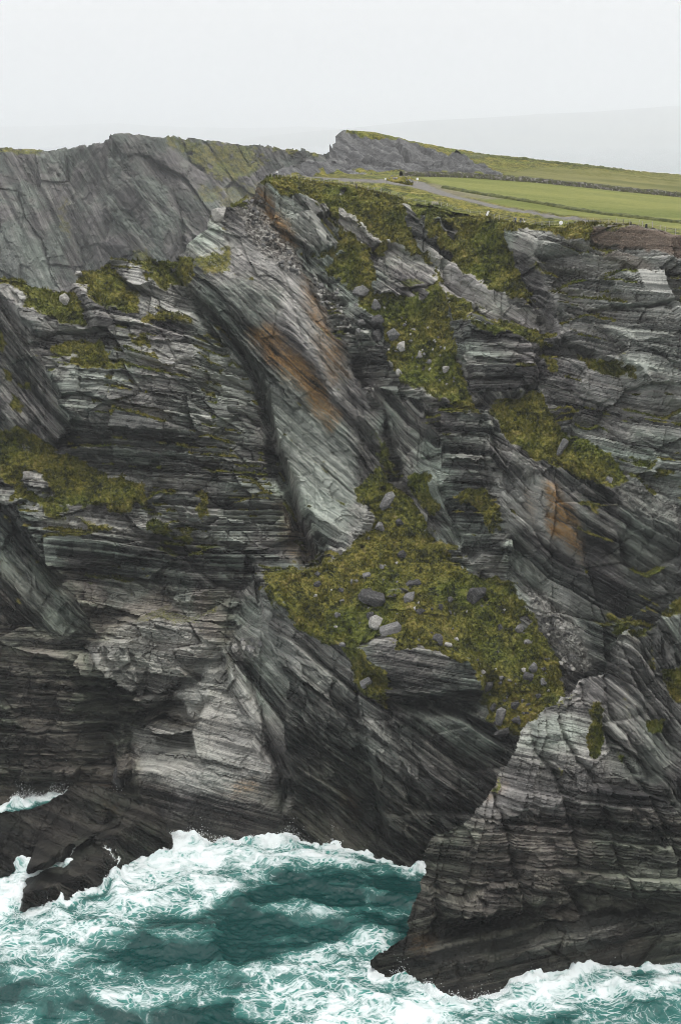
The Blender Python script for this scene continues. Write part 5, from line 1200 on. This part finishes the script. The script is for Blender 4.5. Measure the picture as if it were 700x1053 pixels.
bank('hedge', [(470, 158), (500, 160.5), (540, 164), (600, 171), (640, 175.5)], 3.0, 1.0, GBANK.m, 'thin dark hedge along the far crest of the hill', 'hedge', 403)
# stony heap at the bend of the track
hp = top_pt(410, 188); heap = empty('stone_heap', hp); tag(heap, 'turfed heap of stones at the bend of the track below the far rock face', 'stone heap')
bm = bmesh.new(); bmesh.ops.create_icosphere(bm, subdivisions=4, radius=1.0)
for v in bm.verts:
    c = v.co; nzv = float(fbm(np.array([c.x * 4]), np.array([c.y * 4]), np.array([c.z * 4]), 1.6, 3, 17)[0]); v.co = Vector((c.x * 4.6, c.y * 3.0, max(-.4, c.z) * 2.3)) * (1 + .12 * nzv)
me = bpy.data.meshes.new('mound'); bm.to_mesh(me); bm.free(); me.materials.append(gr_m.m); me.polygons.foreach_set('use_smooth', [True] * len(me.polygons)); add_part('mound', me, heap, hp)
for k in range(16):
    a_ = rf_.uniform(math.pi * 1.05, math.pi * 1.95); e = rf_.uniform(.1, 1.1)
    me_ = SS[k % 8].copy(); me_.materials.append(ST[('pale', 'grey')[k % 2]])
    o = add_part('stone', me_, heap, hp + np.array((4.4 * math.cos(a_) * math.cos(e), 2.9 * math.sin(a_) * math.cos(e), 2.2 * math.sin(e)))); s_ = rf_.uniform(.25, .5); o.scale = (s_ * 1.3, s_, s_)

def person(px, py, coat, legs_c, label, pose=0, L=None):
    p = surf(CL, px, py, 1.2) if L is None else top_pt(px, py)
    me = bpy.data.meshes.new('person'); J = {}
    sw_ = .10 + .05 * pose
    pts = dict(pelvis=(0, 0, .95), waist=(0, 0, 1.12), chest=(0, .01, 1.34), neck=(0, 0, 1.50), chin=(0, -.01, 1.56), head=(0, -.015, 1.66), crown=(0, 0, 1.75),
      hipl=(-.09, 0, .90), kneel=(-.10, -.04 * pose, .50), anklel=(-.11, .05 * pose, .09), toel=(-.12, -.14 + .05 * pose, .045), hipr=(.09, 0, .90), kneer=(.10, .03, .50), ankler=(.12, .04, .09), toer=(.13, -.13, .045),
      shl=(-.19, .01, 1.42), ell=(-.26, .02, 1.14), wrl=(-.24, -.10 * (pose + 1), .92), hal=(-.235, -.14 * (pose + 1), .85), shr=(.19, .01, 1.42), elr=(.26, .03, 1.14), wrr=(.24, -.08, .90), har=(.235, -.10, .82))
    rad = dict(pelvis=.15, waist=.13, chest=.16, neck=.06, chin=.075, head=.098, crown=.07, hipl=.095, kneel=.062, anklel=.045, toel=.04, hipr=.095, kneer=.062, ankler=.045, toer=.04, shl=.068, ell=.048, wrl=.036, hal=.042, shr=.068, elr=.048, wrr=.036, har=.042)
    names = list(pts); ix = {n: i for i, n in enumerate(names)}
    ed = [('pelvis', 'waist'), ('waist', 'chest'), ('chest', 'neck'), ('neck', 'chin'), ('chin', 'head'), ('head', 'crown'), ('pelvis', 'hipl'), ('hipl', 'kneel'), ('kneel', 'anklel'), ('anklel', 'toel'), ('pelvis', 'hipr'), ('hipr', 'kneer'), ('kneer', 'ankler'), ('ankler', 'toer'), ('chest', 'shl'), ('shl', 'ell'), ('ell', 'wrl'), ('wrl', 'hal'), ('chest', 'shr'), ('shr', 'elr'), ('elr', 'wrr'), ('wrr', 'har')]
    me.from_pydata([pts[n] for n in names], [(ix[a_], ix[b_]) for a_, b_ in ed], [])
    o = bpy.data.objects.new('person', me); SC.collection.objects.link(o)
    o.modifiers.new('skin', 'SKIN'); sb_ = o.modifiers.new('sub', 'SUBSURF'); sb_.levels = 1; sb_.render_levels = 1
    for n in names: me.skin_vertices[0].data[ix[n]].radius = (rad[n], rad[n] * (.72 if n in ('chest', 'waist', 'pelvis') else 1)); me.skin_vertices[0].data[ix[n]].use_root = n == 'pelvis'
    dg = bpy.context.evaluated_depsgraph_get(); dg.update()
    m2 = bpy.data.meshes.new_from_object(o.evaluated_get(dg)); o.modifiers.clear(); o.data = m2; m2.name = 'person'
    m2.materials.clear()
    for mt in (coat, legs_c, SKIN, HAIR): m2.materials.append(mt)
    for f in m2.polygons:
        c = f.center
        f.material_index = 1 if c.z < .93 and abs(c.x) < .2 else (2 if c.z < .9 else (0 if c.z < 1.52 else (3 if c.z > 1.68 or c.y > .03 else 2))); f.use_smooth = True
    o.location = p; o.rotation_euler = (0, 0, rf_.uniform(-.9, .9)); tag(o, label, 'person', 'visitors on the cliff-top path'); return o
SKIN = simple('skin', (.45, .27, .19), (.5, .31, .22), 5, .6, 0); HAIR = simple('hair', (.02, .014, .01), (.04, .03, .02), 9, .6, 0)
def cloth(n, c): return simple(n, c, tuple(min(1, k * 1.2) for k in c), 6, .85, .1)
BLK, WHT, NAVY, BLUE, TAN = cloth('black_cloth', (.012, .012, .015)), cloth('white_cloth', (.75, .75, .76)), cloth('navy_cloth', (.02, .025, .06)), cloth('blue_cloth', (.07, .11, .19)), cloth('brown_cloth', (.10, .07, .05))
person(282, 176, BLK, TAN, 'person in black at the fence on the very corner of the cliff top', 0)
person(288, 176.5, WHT, NAVY, 'person in a white top and dark trousers at the cliff-top corner', 1)
person(368, 187, BLK, NAVY, 'person in dark clothes alone on the path left of the stone heap', 1)
person(529, 221, BLUE, NAVY, 'person in blue on the path behind the fence, left of a companion', 0)
person(537, 221, BLK, BLUE, 'person in a black top holding something white, by the fence', 1)
# the white bag in that person's hand
WHITEP = simple('white_paint', (.74, .74, .74), (.82, .82, .81), 5, .6, .05)
bp_ = surf(CL, 538.5, 220); bm = bmesh.new(); bmesh.ops.create_cube(bm, size=1)
for v in bm.verts: v.co = Vector((v.co.x * (.34 if v.co.z < 0 else .24), v.co.y * .16, v.co.z * .42))
bmesh.ops.bevel(bm, geom=bm.edges[:], offset=.05, segments=2, affect='EDGES'); me = bpy.data.meshes.new('bag'); bm.to_mesh(me); bm.free(); me.materials.append(WHITEP)
o = bpy.data.objects.new('bag', me); SC.collection.objects.link(o); o.location = bp_ + np.array((.1, -.15, 1.0)); tag(o, 'white bag held by the person in the black top', 'bag')
def sign(px, py, w, h, zc, label, onland, tilt=0.0, rnd=False):
    p = top_pt(px, py) if onland else surf(CL, px, py, 1.2)
    r_ = empty('sign', p); tag(r_, label, 'sign')
    add_part('post', box_mesh('post', .09, .09, zc, POSTW, .01), r_, p, (0, tilt, 0))
    if rnd:
        bm = bmesh.new(); bmesh.ops.create_cone(bm, cap_ends=True, segments=24, radius1=w / 2, radius2=w / 2, depth=.06, matrix=Matrix.Rotation(R(90), 4, 'X')); bmesh.ops.bevel(bm, geom=bm.edges[:], offset=.012, segments=1, affect='EDGES')
        me = bpy.data.meshes.new('board'); bm.to_mesh(me); bm.free(); me.materials.append(WHITEP)
    else: me = box_mesh('board', w, .05, h, WHITEP, .012)
    add_part('board', me, r_, p + np.array((math.sin(tilt) * zc, -.09, zc - (0 if rnd else h / 2))), (0, tilt, 0))
sign(576, 226, 1.0, 1.0, 1.5, 'round white sign on the field side of the fence', False, rnd=True)
sign(429, 188, .75, .75, 1.3, 'small white square sign at the edge of the far field', True)
sign(499, 222, .5, 1.3, 1.0, 'narrow white board leaning against the fence above the turf slope', False, tilt=.38)
sign(396, 190, .5, .5, 1.6, 'small white sign on a post left of the stone heap', True)
# bench by the path
bp_ = surf(CL, 445, 208.5, 1.2); bn = empty('bench', bp_); tag(bn, 'pale wooden bench beside the path behind the fence', 'bench')
for k in range(3): add_part('seat_slat', box_mesh('seat_slat', 1.9, .13, .05, POSTW, .01), bn, bp_ + np.array((0, .16 * k - .16, .46)))
for k in range(2): add_part('back_slat', box_mesh('back_slat', 1.9, .05, .15, POSTW, .01), bn, bp_ + np.array((0, .32, .62 + .2 * k)))
for sx_ in (-.8, .8):
    add_part('leg', box_mesh('leg', .09, .09, .46, POSTW, .01), bn, bp_ + np.array((sx_, -.15, 0))); add_part('leg', box_mesh('leg', .09, .09, .95, POSTW, .01), bn, bp_ + np.array((sx_, .26, 0)))
# squat dark post on the bank
bp_ = surf(CL, 666, 232, 1.2); bm = bmesh.new(); bmesh.ops.create_cone(bm, cap_ends=True, segments=12, radius1=.32, radius2=.26, depth=1.0); bmesh.ops.translate(bm, verts=bm.verts, vec=(0, 0, .5)); bmesh.ops.bevel(bm, geom=[e for e in bm.edges if e.verts[0].co.z > .9 and e.verts[1].co.z > .9], offset=.1, segments=2, affect='EDGES')
me = bpy.data.meshes.new('bollard'); bm.to_mesh(me); bm.free(); me.materials.append(BLK); o = bpy.data.objects.new('bollard', me); SC.collection.objects.link(o); o.location = bp_; tag(o, 'squat black bollard on the bare earth bank at the right', 'bollard')

# ================================================================== HAZE
hz = bpy.data.meshes.new('haze'); bm = bmesh.new(); bmesh.ops.create_cube(bm, size=1)
for v in bm.verts: v.co = Vector((v.co.x * 120000, 20000 + v.co.y * 70000, -90 + (v.co.z + .5) * 1620))
bm.to_mesh(hz); bm.free(); ho = bpy.data.objects.new('haze', hz); SC.collection.objects.link(ho); ho['kind'] = 'stuff'; ho['label'] = 'thin pale sea haze that fades the far hills'; ho['category'] = 'haze'
hm = bpy.data.materials.new('sea_haze'); hm.use_nodes = True; t = hm.node_tree; t.nodes.clear(); mo = t.nodes.new('ShaderNodeOutputMaterial'); pv = t.nodes.new('ShaderNodeVolumePrincipled')
pv.inputs['Color'].default_value = (.97, .98, 1, 1); pv.inputs['Density'].default_value = .00008; pv.inputs['Anisotropy'].default_value = .2
t.links.new(pv.outputs[0], mo.inputs['Volume']); hz.materials.append(hm)
